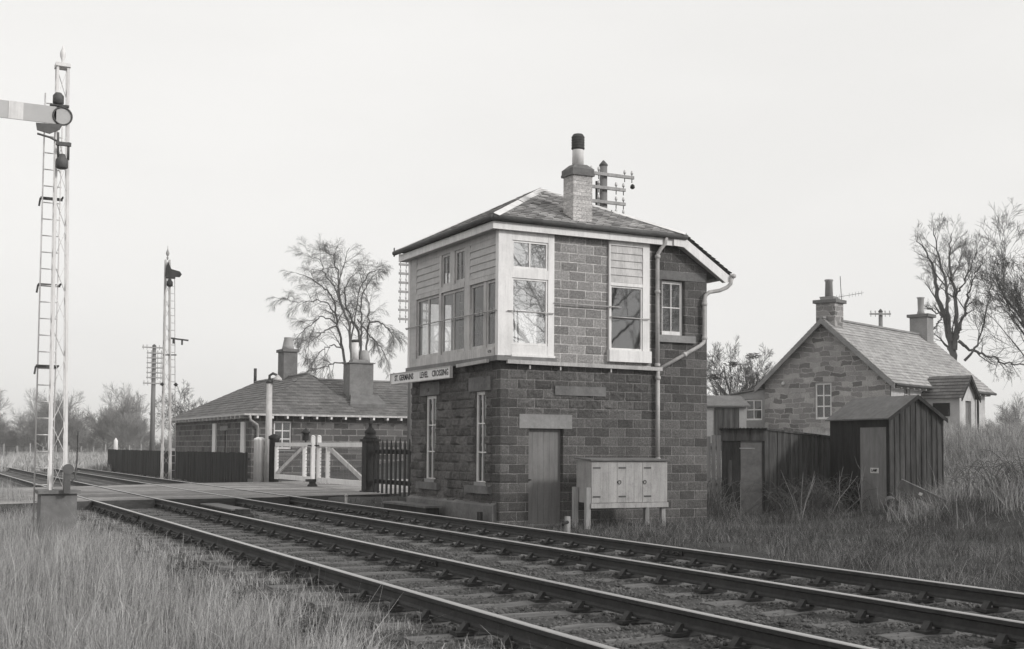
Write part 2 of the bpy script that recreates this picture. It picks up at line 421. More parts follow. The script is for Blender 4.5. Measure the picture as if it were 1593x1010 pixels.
tag(rd.build('road', ['road', 'sleeper_dark']), kind='structure')

# ------------------------------------------------------------------ railway tracks
prof_rail = [(-.035, -.145), (.035, -.145), (.035, -.125), (.012, -.105), (.010, -.05), (.034, -.038), (.034, -.006), (.028, 0), (-.028, 0), (-.034, -.006), (-.034, -.038), (-.010, -.05), (-.012, -.105), (-.035, -.125)]
def rail_mesh(x):
    m = MB(); ys = [1.5, 12, 24, 40, 70, 120, 250, 600]; n = len(prof_rail)
    vs = [(x + a, y, b) for y in ys for a, b in prof_rail]
    for i in range(len(ys) - 1):
        for j in range(n):
            mi = 1 if j in (6, 7, 8) else 0
            m.f.append((i * n + j, i * n + (j + 1) % n, (i + 1) * n + (j + 1) % n, (i + 1) * n + j)); m.m.append(mi); m.sm.append(False); m.uv.append([(0, 0)] * 4)
    m.v = vs
    m.f.append(tuple(range(n))[::-1]); m.m.append(0); m.sm.append(False); m.uv.append([(0, 0)] * n)
    return m
def chair_mesh():
    m = MB()
    m.box(-.165, -.08, -.198, .165, .08, -.172)
    m.prism([(-.115, -.035, -.172), (-.05, -.035, -.172), (-.036, -.035, -.105), (-.06, -.035, -.105)], (0, .07, 0))
    m.prism([(.05, -.035, -.172), (.115, -.035, -.172), (.085, -.035, -.09), (.068, -.035, -.09)], (0, .07, 0))
    m.prism([(.04, -.08, -.115), (.07, -.08, -.115), (.07, -.08, -.065), (.037, -.08, -.065)], (0, .15, 0), 1)
    for sx in (-.135, .135): m.lathe((sx, .045, -.172), [(.02, 0), (.02, .02), (.008, .03)], 6)
    return m
def sleeper_mesh(k):
    m = MB(); r = random.Random(k); n = 9; w = .127
    xs = [-1.3 + 2.6 * i / (n - 1) for i in range(n)]
    vs = []
    for x in xs:
        dz = r.uniform(-.014, .006); da, db = r.uniform(-.012, .012), r.uniform(-.012, .012)
        vs += [(x, -w + da, -.33), (x, w + db, -.33), (x, w + db, -.203 + dz), (x, w * .4, -.199 + dz + r.uniform(-.004, .006)), (x, -w * .3, -.199 + dz + r.uniform(-.008, .003)), (x, -w + da, -.203 + dz)]
    fs = [(i * 6 + j, i * 6 + (j + 1) % 6, (i + 1) * 6 + (j + 1) % 6, (i + 1) * 6 + j) for i in range(n - 1) for j in range(6)]
    fs += [(5, 4, 3, 2, 1, 0), tuple((n - 1) * 6 + j for j in range(6))]
    return m.add(vs, fs)
def track(rx, label, seed):
    cx = (rx[0] + rx[1]) / 2
    t = thing('railway_track', label, 'railway track', (cx, 0, 0), 0, 'running lines of the railway')
    for x in rx: rail_mesh(x - cx).build('rail', ['rail', 'railtop'], t)
    sm = []
    for k in range(5):
        o = sleeper_mesh(seed + k).build('sleeper', 'sleeper', t); sm.append(o)
    ch = chair_mesh().build('chair', ['rail', 'grey_wood'], sm[0])
    ch0 = ch
    ys = [4.2 + .76 * i + random.uniform(-.03, .03) for i in range(33)]
    y = ROAD_Y1 + 3
    far = [y + .76 * i for i in range(60)]
    first = True
    for i, y in enumerate(ys + far):
        if i < 5: s = sm[i]
        else: s = sm[i % 5].copy(); COL.objects.link(s); s.parent = t
        s.location = (random.uniform(-.05, .05), y, 0); s.rotation_euler = (0, 0, random.uniform(-.012, .012))
        if i < len(ys):
            for x in rx:
                if first: c = ch0; first = False
                else: c = ch0.copy(); COL.objects.link(c)
                c.parent = s; c.location = (x - cx - s.location[0], 0, 0)
    rest = MB()
    for i in range(60, 200):
        y = ROAD_Y1 + 3 + .76 * i; rest.box(-1.3, y - .127, -.33, 1.3, y + .127, -.2)
    tag(rest.build('distant_sleepers', 'sleeper', t), kind='stuff')
    # fishplates at a joint
    for x in rx:
        for yj in (13.1, 23.4):
            f = MB()
            for sx in (-1, 1):
                f.box(x - cx + sx * .013, yj - .24, -.098, x - cx + sx * .032, yj + .24, -.045)
                for b in (-.18, -.07, .07, .18): f.tube([(x - cx + sx * .03, yj + b, -.07), (x - cx + sx * .055, yj + b, -.07)], .014, 6)
            f.build('fishplate', 'rail', t)
    return t
track(RA, 'near railway track, closest to the tall grass and the lattice mast on the left', 11)
track(RB, 'far railway track running right past the foot of the signal box', 31)

# ------------------------------------------------------------------ signal box
BX, BY = 10.7, 21.5
box = thing('signal_box', 'two storey stone signal box with white glazed upper floor and slate hipped roof', 'signal box', (BX, BY, 0))
RH, BW = .188, .39
def block_wall(mb, o, ud, nd, U, z0, z1, holes, amp, step=.03, top=None, edge0=True, edge1=True, rev=.13):
    """displaced block-faced wall; o origin, ud along, nd outward; amp(u,z)->(pillow,rough)"""
    us = sorted(set(np.round(np.concatenate([np.arange(0, U, step), [U]] + [[h[0], h[1]] for h in holes]), 4)))
    zs = sorted(set(np.round(np.concatenate([np.arange(z0, z1, step), [z1]] + [[h[2], h[3]] for h in holes]), 4)))
    us = [u for u in us if 0 <= u <= U]; zs = [z for z in zs if z0 <= z <= z1]
    idx = {}; vs = []
    off = o[0] * abs(ud[0]) + o[1] * abs(ud[1])
    for j, z in enumerate(zs):
        for i, u in enumerate(us):
            p, rgh = amp(u, z)
            row = math.floor(z / RH); su = u + (0 if row % 2 else BW * .5)
            fu = (su / BW) % 1; fz = (z / RH) % 1
            e = min(fu * BW, (1 - fu) * BW, fz * RH, (1 - fz) * RH)
            k = math.floor(su / BW)
            pil = float(sstep(.002, .03, e))
            n = mnoise.noise((u * 9, z * 9, row * 3.7 + k * 1.3)) + .5 * mnoise.noise((u * 23, z * 23, row + k * 2.1))
            d = pil * (p * (.7 + .5 * math.sin(row * 12.9 + k * 78.2)) + rgh * n)
            if (i == 0 and edge0) or (i == len(us) - 1 and edge1): d = 0
            for h in holes:
                if h[0] - 1e-4 <= u <= h[1] + 1e-4 and h[2] - 1e-4 <= z <= h[3] + 1e-4: d = 0
            zz = z if top is None else min(z, top(u))
            vs.append((o[0] + ud[0] * u + nd[0] * d, o[1] + ud[1] * u + nd[1] * d, zz))
    nu = len(us); fs = []
    for j in range(len(zs) - 1):
        for i in range(nu - 1):
            uc, zc = (us[i] + us[i + 1]) / 2, (zs[j] + zs[j + 1]) / 2
            if any(h[0] < uc < h[1] and h[2] < zc < h[3] for h in holes): continue
            if top is not None and zs[j] >= top(uc): continue
            fs.append((j * nu + i, j * nu + i + 1, (j + 1) * nu + i + 1, (j + 1) * nu + i))
    mb.add(vs, fs)
    for h in holes:
        c = lambda u, z, d: (o[0] + ud[0] * u - nd[0] * d, o[1] + ud[1] * u - nd[1] * d, z)
        a, b, zl, zh = h
        mb.quad(c(a, zl, 0), c(a, zh, 0), c(a, zh, rev), c(a, zl, rev)); mb.quad(c(b, zl, 0), c(b, zl, rev), c(b, zh, rev), c(b, zh, 0))
        mb.quad(c(a, zh, 0), c(b, zh, 0), c(b, zh, rev), c(a, zh, rev)); mb.quad(c(a, zl, 0), c(a, zl, rev), c(b, zl, rev), c(b, zl, 0))
XR, YF = 15.7, 26.1
# rear rectangle roof line
def topz(u):
    x = BX + u
    return 5.66 if x < 14.75 else 5.70 - .6 * (x - 14.75)
# end wall, lower and upper
holes_end = [(.64, 1.43, -.45, 1.65), (0, 1.16, 3.06, 5.7), (2.48, 3.48, 3.09, 5.7), (3.83, 4.42, 3.69, 4.87)]
def amp_end(u, z):
    if u < .42: return (.010, .008)
    if 2.0 < z < 3.0 and u < 3.6: return (.014, .022)
    return (.006, .008)
lw = MB(); block_wall(lw, (BX, BY), (1, 0), (0, -1), XR - BX, -.45, 2.98, [h for h in holes_end if h[2] < 2], amp_end)
lw.build('lower_end_wall', 'block_dark', box, True)
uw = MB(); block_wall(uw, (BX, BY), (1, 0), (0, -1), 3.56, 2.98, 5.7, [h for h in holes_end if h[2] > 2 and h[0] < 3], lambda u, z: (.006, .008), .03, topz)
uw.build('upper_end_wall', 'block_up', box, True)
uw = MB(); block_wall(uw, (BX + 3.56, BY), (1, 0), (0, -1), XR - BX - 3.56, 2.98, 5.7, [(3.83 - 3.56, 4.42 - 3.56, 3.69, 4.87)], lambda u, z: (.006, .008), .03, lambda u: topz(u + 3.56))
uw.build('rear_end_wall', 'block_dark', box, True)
# front wall (rock faced)
holes_fr = [(.63, 1.16, .48, 2.41), (3.18, 3.78, .48, 2.41)]
fw = MB(); block_wall(fw, (BX, BY + .34), (0, 1), (-1, 0), YF - BY - .34, -.45, 3.0, [(a - .34, b - .34, c, d) for a, b, c, d in holes_fr], lambda u, z: (.034, .024), .026)
fw.build('front_wall', 'block_front', box, True)
qw = MB(); block_wall(qw, (BX, BY), (0, 1), (-1, 0), .34, -.45, 3.0, [], lambda u, z: (.010, .006), .03); qw.build('quoins', 'block_dark', box, True)
# far end and back walls (plain faces, same openings upstairs)
fe = MB()
def rect_wall(mb, y, x0, x1, z0, z1): mb.quad((x0, y, z0), (x0, y, z1), (x1, y, z1), (x1, y, z0))
rect_wall(fe, YF, BX, XR, -.45, 3.06); rect_wall(fe, YF, 11.86, 13.18, 3.06, 5.6); rect_wall(fe, YF, 14.18, 14.8, 3.06, 5.6)
fe.quad((14.8, YF, 3.06), (14.8, YF, 5.6), (15.7, YF, 5.1), (15.7, YF, 3.06))
fe.build('far_end_wall', 'block_up', box, True)
bw_ = MB(); bw_.quad((XR, BY, -.45), (XR, YF, -.45), (XR, YF, 5.13), (XR, BY, 5.13)); bw_.build('back_wall', 'block_up', box, True)
fl = MB(); fl.box(BX + .05, BY + .05, 2.90, XR - .03, YF - .05, 3.05); fl.build('floor', 'floor_in', box, True)
cl = MB(); cl.box(BX + .02, BY + .02, 5.585, 14.75, YF - .02, 5.6); cl.build('ceiling', 'interior', box, True)
iw = MB(); iw.box(14.6, BY + .15, 3.05, 14.68, YF - .15, 5.58); iw.box(11.9, BY + .14, 3.05, 13.16, BY + .2, 5.58); iw.box(11.9, YF - .2, 3.05, 13.16, YF - .14, 5.58)
iw.build('inner_wall', 'floor_in', box, True)

def add_obj(fn, name, mat, parent=box, world=True):
    m = MB(); fn(m); return m.build(name, mat, parent, world)

# ledge below the upper floor, drain trough along the end
m = MB(); m.box(10.57, 21.40, 2.985, 10.74, 26.2, 3.088); m.box(10.742, 21.40, 2.985, 11.92, 21.53, 3.075)
m.build('ledge', 'concrete', box, True)
m = MB(); m.beam((10.78, 21.38, 2.965), (14.46, 21.40, 2.94), .07, .075); m.build('drain_trough', 'pipe', box, True)
m = MB(); m.beam((10.53, 21.75, 2.99), (10.53, 23.2, 2.965), .07, .07); m.build('drain_trough', 'pipe', box, True)
for x in (11.3, 12.0, 13.2):
    m = MB(); m.beam((x, 21.39, 2.915), (x, 21.39, 2.83), .012, .03); m.beam((x, 21.39, 2.835), (x, 21.5, 2.835), .012, .012); m.build('trough_bracket', 'pipe', box, True)

# upper front glazing, x = 10.62
FX0, FX1 = 10.61, 10.70
def fbox(m, y0, y1, z0, z1, x0=FX0, x1=FX1): m.box(x0, y0, z0, x1, y1, z1)
m = MB(); m.box(10.60, 21.43, 3.09, 10.905, 21.56, 5.60); m.build('corner_post', 'white', box, True)
m = MB(); fbox(m, 25.69, 26.16, 3.09, 5.60); m.build('corner_post', 'boards', box, True)
m = MB(); m.box(10.585, 21.57, 3.09, 10.72, 25.685, 3.265); m.build('window_sill', 'offwhite', box, True)
for (y0, y1) in ((22.80, 23.06), (24.28, 24.40)):
    m = MB(); fbox(m, y0, y1, 3.27, 5.46, 10.612, 10.71); m.build('mullion_post', 'offwhite', box, True)
m = MB(); fbox(m, 21.565, 25.685, 5.465, 5.60, 10.62, 10.70); m.build('frieze_board', 'boards', box, True)
def lapboards(m, y0, y1, z0, z1, n, axis='x', base=10.63, out=-.024):
    h = (z1 - z0) / n
    for i in range(n):
        a, b = z0 + i * h, z0 + (i + 1) * h + .008
        if axis == 'x': m.prism([(base + out, y0, a), (base + .03, y0, a), (base + .03, y0, b), (base - .004, y0, b)], (0, y1 - y0, 0))
        else: m.prism([(y0, base + out, a), (y0, base + .03, a), (y0, base + .03, b), (y0, base - .004, b)], (y1 - y0, 0, 0))
for (y0, y1) in ((21.565, 22.795), (24.405, 25.685)):
    m = MB(); lapboards(m, y0, y1, 4.735, 5.46, 5); m.build('weatherboarding', 'boards', box, True)
    m = MB(); fbox(m, y0, y1, 4.63, 4.73, 10.605, 10.70); m.build('window_head', 'offwhite', box, True)
m = MB(); fbox(m, 23.065, 24.275, 4.63, 4.75, 10.605, 10.70); m.build('window_head', 'offwhite', box, True)
m = MB(); fbox(m, 23.58, 23.81, 4.755, 5.46, 10.61, 10.70); m.build('mullion_post', 'offwhite', box, True)

def sash(name, plane, a0, a1, z0, z1, nv, nh, fw_=.055, mat='offwhite', glass='glass', th=.04, bar=.02, parent=box, world=True, wedge=None):
    """window frame + panes; plane=('x',val) or ('y',val): the outer face"""
    m = MB(); ax, pv = plane
    def bb(a, b, c, d, t0=0, t1=th):
        if ax == 'x': m.box(pv + t0, a, c, pv + t1, b, d)
        else: m.box(a, pv + t0, c, b, pv + t1, d)
    bb(a0, a0 + fw_, z0, z1); bb(a1 - fw_, a1, z0, z1); bb(a0 + fw_, a1 - fw_, z0, z0 + fw_ * 1.3); bb(a0 + fw_, a1 - fw_, z1 - fw_, z1)
    ia, ib, ic, id_ = a0 + fw_, a1 - fw_, z0 + fw_ * 1.3, z1 - fw_
    for i in range(1, nv):
        c = ia + (ib - ia) * i / nv; bb(c - bar / 2, c + bar / 2, ic, id_, .004, th - .004)
    for j in range(1, nh):
        c = ic + (id_ - ic) * j / nh; bb(ia, ib, c - bar / 2, c + bar / 2, .008, th - .008)
    f = m.build(name, mat, parent, world)
    p = MB(); gp = pv + th * .55
    if ax == 'x': p.quad((gp, ia, ic), (gp, ia, id_), (gp, ib, id_), (gp, ib, ic))
    else: p.quad((ia, gp, ic), (ib, gp, ic), (ib, gp, id_), (ia, gp, id_))
    p.build('pane', glass, f, world)
    return f
sash('window_sash', ('x', 10.645), 21.575, 22.03, 3.27, 4.625, 1, 1)
sash('window_sash', ('x', 10.655), 22.16, 22.795, 3.27, 4.625, 1, 1)
m = MB(); fbox(m, 22.035, 22.155, 3.27, 4.625, 10.63, 10.70); m.build('mullion_post', 'offwhite', box, True)
sash('window_sash', ('x', 10.645), 23.065, 24.275, 3.27, 4.625, 2, 1, bar=.04)
sash('window_sash', ('x', 10.645), 24.405, 25.685, 3.27, 4.625, 2, 1, bar=.07)
sash('upper_light', ('x', 10.64), 23.065, 23.575, 4.755, 5.46, 2, 1)
sash('upper_light', ('x', 10.64), 23.815, 24.275, 4.755, 5.46, 2, 1)
# end bay window (bay breaks forward of the wall)
def end_bay(yp, s):
    a, b = (yp, yp + s * .09)
    lo, hi = min(a, b), max(a, b)
    m = MB(); m.box(11.73, lo, 3.06, 11.87, hi, 5.6); m.box(10.91, lo, 3.06, 11.725, hi, 3.31); m.box(10.91, lo, 4.655, 11.725, hi, 4.84); m.box(10.91, lo, 5.41, 11.725, hi, 5.6)
    if s > 0: m.box(10.90, lo - .02, 3.06, 11.89, lo - .001, 3.12)
    m.build('bay_window_frame', 'white', box, True)
    pl = yp + (.02 if s > 0 else -.06)
    sash('window_sash', ('y', pl), 10.912, 11.723, 3.315, 4.65, 1, 1, .035, 'white', 'glass_end')
    sash('upper_light', ('y', pl), 10.912, 11.723, 4.845, 5.405, 2, 1, .035, 'white', 'glass_end', bar=.03)
end_bay(21.435, 1); end_bay(26.165, -1)
m = MB(); m.box(10.60, 26.05, 3.06, 10.905, 26.165, 5.6); m.build('corner_post', 'white', box, True)
def end_win(yp, s):
    lo, hi = min(yp, yp + s * .08), max(yp, yp + s * .08)
    m = MB(); m.box(13.18, lo, 3.31, 13.215, hi, 5.6); m.box(14.01, lo, 3.31, 14.18, hi, 5.6); m.box(13.22, lo, 4.65, 14.005, hi, 4.72); m.box(13.22, lo, 5.5, 14.005, hi, 5.6)
    m.build('window_frame', 'white' if s > 0 else 'boards', box, True)
    m = MB(); m.box(13.16, lo - (.05 if s > 0 else 0), 3.06, 14.2, hi, 3.305); m.build('window_sill', 'white', box, True)
    sash('window_sash', ('y', yp + (.025 if s > 0 else -.065)), 13.22, 14.005, 3.31, 4.645, 1, 1, .03, 'white', 'glass_clean')
    m = MB(); lapboards(m, 13.22, 14.005, 4.725, 5.495, 5, 'y', yp + .03 if s > 0 else yp - .06); m.build('weatherboarding', 'offwhite', box, True)
end_win(21.44, 1); end_win(26.16, -1)
# small sash window
f = sash('window_sash', ('y', 21.585), 14.54, 15.11, 3.70, 4.86, 2, 2, .06, 'white', 'glass')
m = MB(); m.box(14.53, 21.63, 3.69, 15.12, 21.72, 4.87); 
m = MB(); m.box(14.36, 21.43, 3.53, 15.36, 21.6, 3.68); m.build('window_sill', 'stone', box, True)
m = MB(); m.box(14.42, 21.486, 4.88, 15.68, 21.6, 5.06); m.build('lintel', 'stone_dark', box, True)
# door and lintel
d = MB(); 
for i in range(6): d.box(11.345 + i * .1305, 21.60, -.4, 11.345 + (i + 1) * .1305 - .004, 21.64, 1.645)
d.box(11.34, 21.641, -.42, 12.13, 21.66, 1.65)
door = d.build('door', 'grey_door', box, True)
m = MB(); m.tube([(11.42, 21.60, .62), (11.42, 21.55, .62), (11.36, 21.54, .62)], .014, 8); m.build('handle', 'dark_metal', door, True)
m = MB(); m.box(11.12, 21.484, 1.652, 12.33, 21.63, 1.935); m.build('lintel', 'stone', box, True)
m = MB(); m.box(11.25, 21.3, -.42, 12.2, 21.6, -.27); m.build('doorstep', 'concrete', box, True)
# blocked opening with slab sill on the end wall
m = MB(); m.box(11.92, 21.462, 2.33, 13.12, 21.55, 2.52); m.build('blocked_opening_sill', 'stone_dark', box, True)
# lower front windows, sills, lintels
for (y0, y1) in ((22.13, 22.66), (24.68, 25.28)):
    sash('window_sash', ('x', 10.735), y0 + .002, y1 - .002, .49, 2.405, 2, 3, .065, 'white', 'glass_dark', .05, .025)
    m = MB(); m.box(10.60, y0 - .28, .33, 10.80, y1 + .3, .478); m.build('window_sill', 'stone_dark', box, True)
    m = MB(); m.box(10.685, y0 - .02, .481, 10.79, y1 + .02, .56) ; m.build('sill_block', 'stone', box, True)
    m = MB(); m.box(10.655, y0 - .25, 2.415, 10.79, y1 + .25, 2.70); m.build('lintel', 'stone_dark', box, True)
m = MB(); m.box(10.85, 21.7, -.4, 10.9, 25.9, 2.85); m.build('inner_lining', 'black', box, True)  # added black sheet, paints the unlit room behind the lower windows
# plinth along the front
m = MB(); m.box(10.60, 21.62, -.45, 10.7, 26.12, .10); m.prism([(10.60, 21.62, .10), (10.7, 21.62, .10), (10.7, 21.62, .16)], (0, 4.5, 0)); m.build('plinth', 'stone_dark', box, True)
# rods
m = MB(); m.tube([(10.56, 21.50, 3.985), (10.54, 23.8, 4.0), (10.56, 26.2, 4.01)], .013, 6)
for y in (21.5, 26.18): m.tube([(10.56, y, 3.99), (10.64, y, 3.99)], .012, 6)
m.build('guard_rail', 'pipe', box, True)
for (x0, x1, z, y) in ((10.80, 11.85, 3.98, 21.40), (13.19, 14.15, 3.985, 21.40), (11.86, 13.45, 4.2, 21.42)):
    m = MB(); m.tube([(x0, y, z), (x1, y, z)], .012, 6)
    for x in (x0 + .01, x1 - .01): m.tube([(x, y, z), (x, y + .06, z)], .01, 6)
    m.build('guard_rail', 'pipe', box, True)
# number plate
m = MB(); m.box(10.579, 21.60, 3.12, 10.584, 21.93, 3.235); pl = m.build('number_plate', 'offwhite', box, True)
fr = Matrix(((0, 0, -1, 10.578), (-1, 0, 0, 21.765), (0, 1, 0, 3.178), (0, 0, 0, 1)))
text_mesh('number', '4728', 'ink', .085, fr, pl)

# roof
EZ = 5.83
def slate_face(mb, a, b, c, d, n, lift=.022, over=.05):
    """a-b eave left to right seen from outside, d-c top left to right"""
    a, b, c, d = V(*a), V(*b), V(*c), V(*d); nrm = unit(np.cross(b - a, d - a)); eu = unit(b - a)
    hgt = np.linalg.norm((d - a) - eu * ((d - a) @ eu)); up = unit((d - a) - eu * ((d - a) @ eu))
    for i in range(n):
        t0, t1 = i / n, (i + 1) / n
        p0, p1 = a + (d - a) * t0, b + (c - b) * t0; q0, q1 = a + (d - a) * t1, b + (c - b) * t1
        j = [nrm * (lift * random.uniform(.8, 1.2)) for _ in range(2)]
        uv = lambda p: ((p - a) @ eu, (p - a) @ up + .0001)
        P = [p0 + j[0], p1 + j[1], q1 + nrm * .002, q0 + nrm * .002]
        mb.add(P, [(0, 1, 2, 3)], 0, [uv(p) for p in (p0, p1, q1, q0)])
        mb.add([p0, p1, p1 + j[1], p0 + j[0]], [(0, 1, 2, 3)], 0, [(uv(p)[0], uv(p)[1] + .05) for p in (p0, p1, p1, p0)])
ex0, ex1, ey0, ey1 = 10.40, 15.0, 21.27, 26.42
A0, A1 = (12.7, 23.6, 7.03), (12.7, 24.1, 7.03)
m = MB()
slate_face(m, (ex0, ey0, EZ), (ex1, ey0, EZ), A0, A0, 20)
slate_face(m, (ex0, ey1, EZ), (ex0, ey0, EZ), A0, A1, 20)
slate_face(m, (ex1, ey1, EZ), (ex0, ey1, EZ), A1, A1, 20)
slate_face(m, (ex1, ey0, EZ), (ex1, ey1, EZ), A1, A0, 20)
slate_face(m, (16.2, ey0, 5.09), (16.2, ey1, 5.09), (ex1, ey1, EZ), (ex1, ey0, EZ), 11)
roof = m.build('roof', 'slate', box, True)
m = MB(); m.quad((ex0, ey0, EZ - .03), (ex0, ey1, EZ - .03), (ex1, ey1, EZ - .03), (ex1, ey0, EZ - .03)); m.quad((ex1, ey0, EZ - .03), (ex1, ey1, EZ - .03), (16.19, ey1, 5.05), (16.19, ey0, 5.05))
m.build('roof_underside', 'grey_wood', roof, True)
for (p, q) in (((ex0, ey0, EZ + .02), A0), ((ex1, ey0, EZ + .02), A0), ((ex0, ey1, EZ + .02), A1), ((ex1, ey1, EZ + .02), A1), (A0, A1)):
    m = MB(); p, q = V(*p), V(*q); p = p + V(0, 0, .025); q = q + V(0, 0, .02); d_ = unit(q - p); sd = unit(np.cross(d_, V(0, 0, 1)))
    dn = V(0, 0, -.062) if abs(d_[2]) > .1 else V(0, 0, -.09)
    n = max(1, int(np.linalg.norm(q - p) / 1.3))
    for i in range(n):
        s0, s1 = p + (q - p) * i / n, p + (q - p) * (i + .985) / n; lf = V(0, 0, .005)
        m.quad(s0 + lf, s1, s1 + sd * .13 + dn, s0 + sd * .13 + dn + lf); m.quad(s1, s0 + lf, s0 - sd * .13 + dn + lf, s1 - sd * .13 + dn)
    m.build('ridge_flashing', 'lead', roof, True)
# fascia + soffit + gutters
m = MB(); m.box(10.46, 21.33, 5.585, 14.95, 21.36, 5.735); m.box(10.43, 21.33, 5.585, 10.459, 26.36, 5.735); m.box(10.46, 26.33, 5.585, 14.95, 26.36, 5.735); m.build('fascia', 'white', box, True)
m = MB(); m.box(10.462, 21.362, 5.60, 14.8, 26.328, 5.63); m.build('soffit', 'boards', box, True)
def half_gutter(m, p, q, r=.055):
    m.tube([p, q], r, 10)
m = MB(); half_gutter(m, (10.385, 21.27, 5.79), (15.02, 21.27, 5.785)); m.build('gutter', 'gutter', box, True)
m = MB(); half_gutter(m, (10.37, 21.25, 5.79), (10.37, 26.5, 5.80)); m.tube([(10.37, 26.5, 5.72), (10.37, 26.5, 5.93)], .016, 6); m.build('gutter', 'gutter', box, True)
m = MB(); half_gutter(m, (16.22, 21.2, 5.03), (16.22, 26.5, 5.04), .05); m.build('gutter', 'pipe', box, True)
m = MB()
m.prism([(14.70, 21.29, 5.735), (15.0, 21.29, 5.76), (16.17, 21.29, 5.03), (16.17, 21.29, 4.90), (16.05, 21.29, 4.88), (14.95, 21.29, 5.57), (14.70, 21.29, 5.585)], (0, .035, 0)); m.build('bargeboard', 'white', box, True)
m = MB(); m.quad((14.9, 21.326, 5.62), (16.12, 21.326, 4.90), (16.12, 21.5, 4.90), (14.9, 21.5, 5.62)); m.build('soffit', 'boards', box, True)
# downpipes
def collar(m, p, r=.06, h=.07): m.lathe((p[0], p[1], p[2]), [(r * .85, 0), (r, .01), (r, h - .01), (r * .85, h)], 12)
m = MB(); m.tube([(14.50, 21.29, 5.74), (14.49, 21.32, 5.62), (14.42, 21.38, 5.5), (14.36, 21.41, 5.38), (14.36, 21.41, 4.2), (14.365, 21.41, 2.99)], .042, 12)
for z in (5.30, 4.55, 2.99): collar(m, (14.36, 21.41, z))
m.build('downpipe', 'pipe', box, True)
m = MB(); m.tube([(14.37, 21.41, 2.93), (14.37, 21.41, .98)], .042, 12)
for z in (2.72, 1.0): collar(m, (14.37, 21.41, z))
m.build('downpipe', 'pipe', box, True)
m = MB(); m.tube([(16.2, 21.26, 5.0), (16.17, 21.27, 4.86), (16.1, 21.31, 4.78), (15.95, 21.37, 4.71), (15.70, 21.41, 4.66), (15.6, 21.41, 4.58), (15.575, 21.41, 4.45), (15.575, 21.41, 3.66), (15.55, 21.41, 3.56), (15.45, 21.41, 3.48), (14.42, 21.41, 2.95)], .042, 12)
for z in (4.36, 3.62): collar(m, (15.575, 21.41, z))
m.tube([(15.08, 21.41, 3.29), (15.02, 21.41, 3.26)], .058, 12); m.build('downpipe', 'pipe', box, True)
# chimney
m = MB(); m.box(12.34, 21.49, 5.66, 12.79, 21.91, 6.90)
chim = m.build('chimney', 'chimney_brick', roof, True)
m = MB()
m.box(12.30, 21.45, 6.90, 12.83, 21.95, 6.955)
m.prism([(12.31, 21.46, 6.955), (12.82, 21.46, 6.955), (12.82, 21.94, 6.955), (12.31, 21.94, 6.955)], (0, 0, .09))
vs = [(12.31, 21.46, 7.045), (12.82, 21.46, 7.045), (12.82, 21.94, 7.045), (12.31, 21.94, 7.045), (12.42, 21.57, 7.15), (12.71, 21.57, 7.15), (12.71, 21.83, 7.15), (12.42, 21.83, 7.15)]
m.add(vs, [(0, 1, 5, 4), (1, 2, 6, 5), (2, 3, 7, 6), (3, 0, 4, 7), (4, 5, 6, 7)]); m.build('chimney_cap', 'stone_dark', chim, True)
m = MB(); m.lathe((12.565, 21.7, 7.13), [(.125, 0), (.118, .36), (.118, .38)], 18); pot = m.build('chimney_pot', 'white', chim, True)
m = MB(); pr = [(.12, .345), (.14, .37)]
for k in range(4): pr += [(.142, .39 + k * .055), (.125, .415 + k * .055), (.142, .44 + k * .055)]
pr += [(.135, .62), (.10, .675), (.085, .68)]
m.lathe((12.565, 21.7, 7.13), pr, 18); m.build('pot_cowl', 'soot', chim, True)
m = MB(); m.box(12.25, 21.36, 5.84, 12.335, 21.55, 5.87); m.box(12.795, 21.36, 5.84, 12.9, 21.55, 5.87); m.build('flashing', 'dark_metal', chim, True)

# inside the box: levers, wheel
lf = thing('lever_frame', 'row of upright signal levers standing behind the front windows of the signal box', 'lever frame', (11.35, 22.0, 3.05))
m = MB(); m.box(11.2, 21.95, 3.05, 11.55, 24.0, 3.3); m.build('frame', 'dark_metal', lf, True)
for i in range(12):
    y = 22.1 + i * .155; m = MB(); m.tube([(11.4, y, 3.3), (11.38, y, 3.9), (11.37, y, 4.05)], .016, 6); m.tube([(11.37, y, 4.05), (11.365, y, 4.25)], .02, 6, 1); m.build('lever', ['dark_metal', 'railtop'], lf, True)
gw = thing('wheel_stand', 'spoked iron gate wheel seen through the middle front window of the signal box', 'wheel', (11.75, 24.75, 3.05))
ax = unit(V(.75, -.66, 0)); c = V(11.75, 24.75, 3.85)
m = MB(); m.ring(c, ax, .52, .025); m.build('rim', 'dark_metal', gw, True)
e1 = unit(np.cross(ax, V(0, 0, 1))); 
for k in range(8):
    t = k * math.pi / 4; d_ = math.cos(t) * e1 + math.sin(t) * V(0, 0, 1); m = MB(); m.tube([c + d_ * .05, c + d_ * .52], .018, 6); m.build('spoke', 'dark_metal', gw, True)
m = MB(); m.disc(c, ax, .08, .12, 14); m.box(11.70, 24.70, 3.05, 11.80, 24.80, 3.80); m.build('stand', 'dark_metal', gw, True)

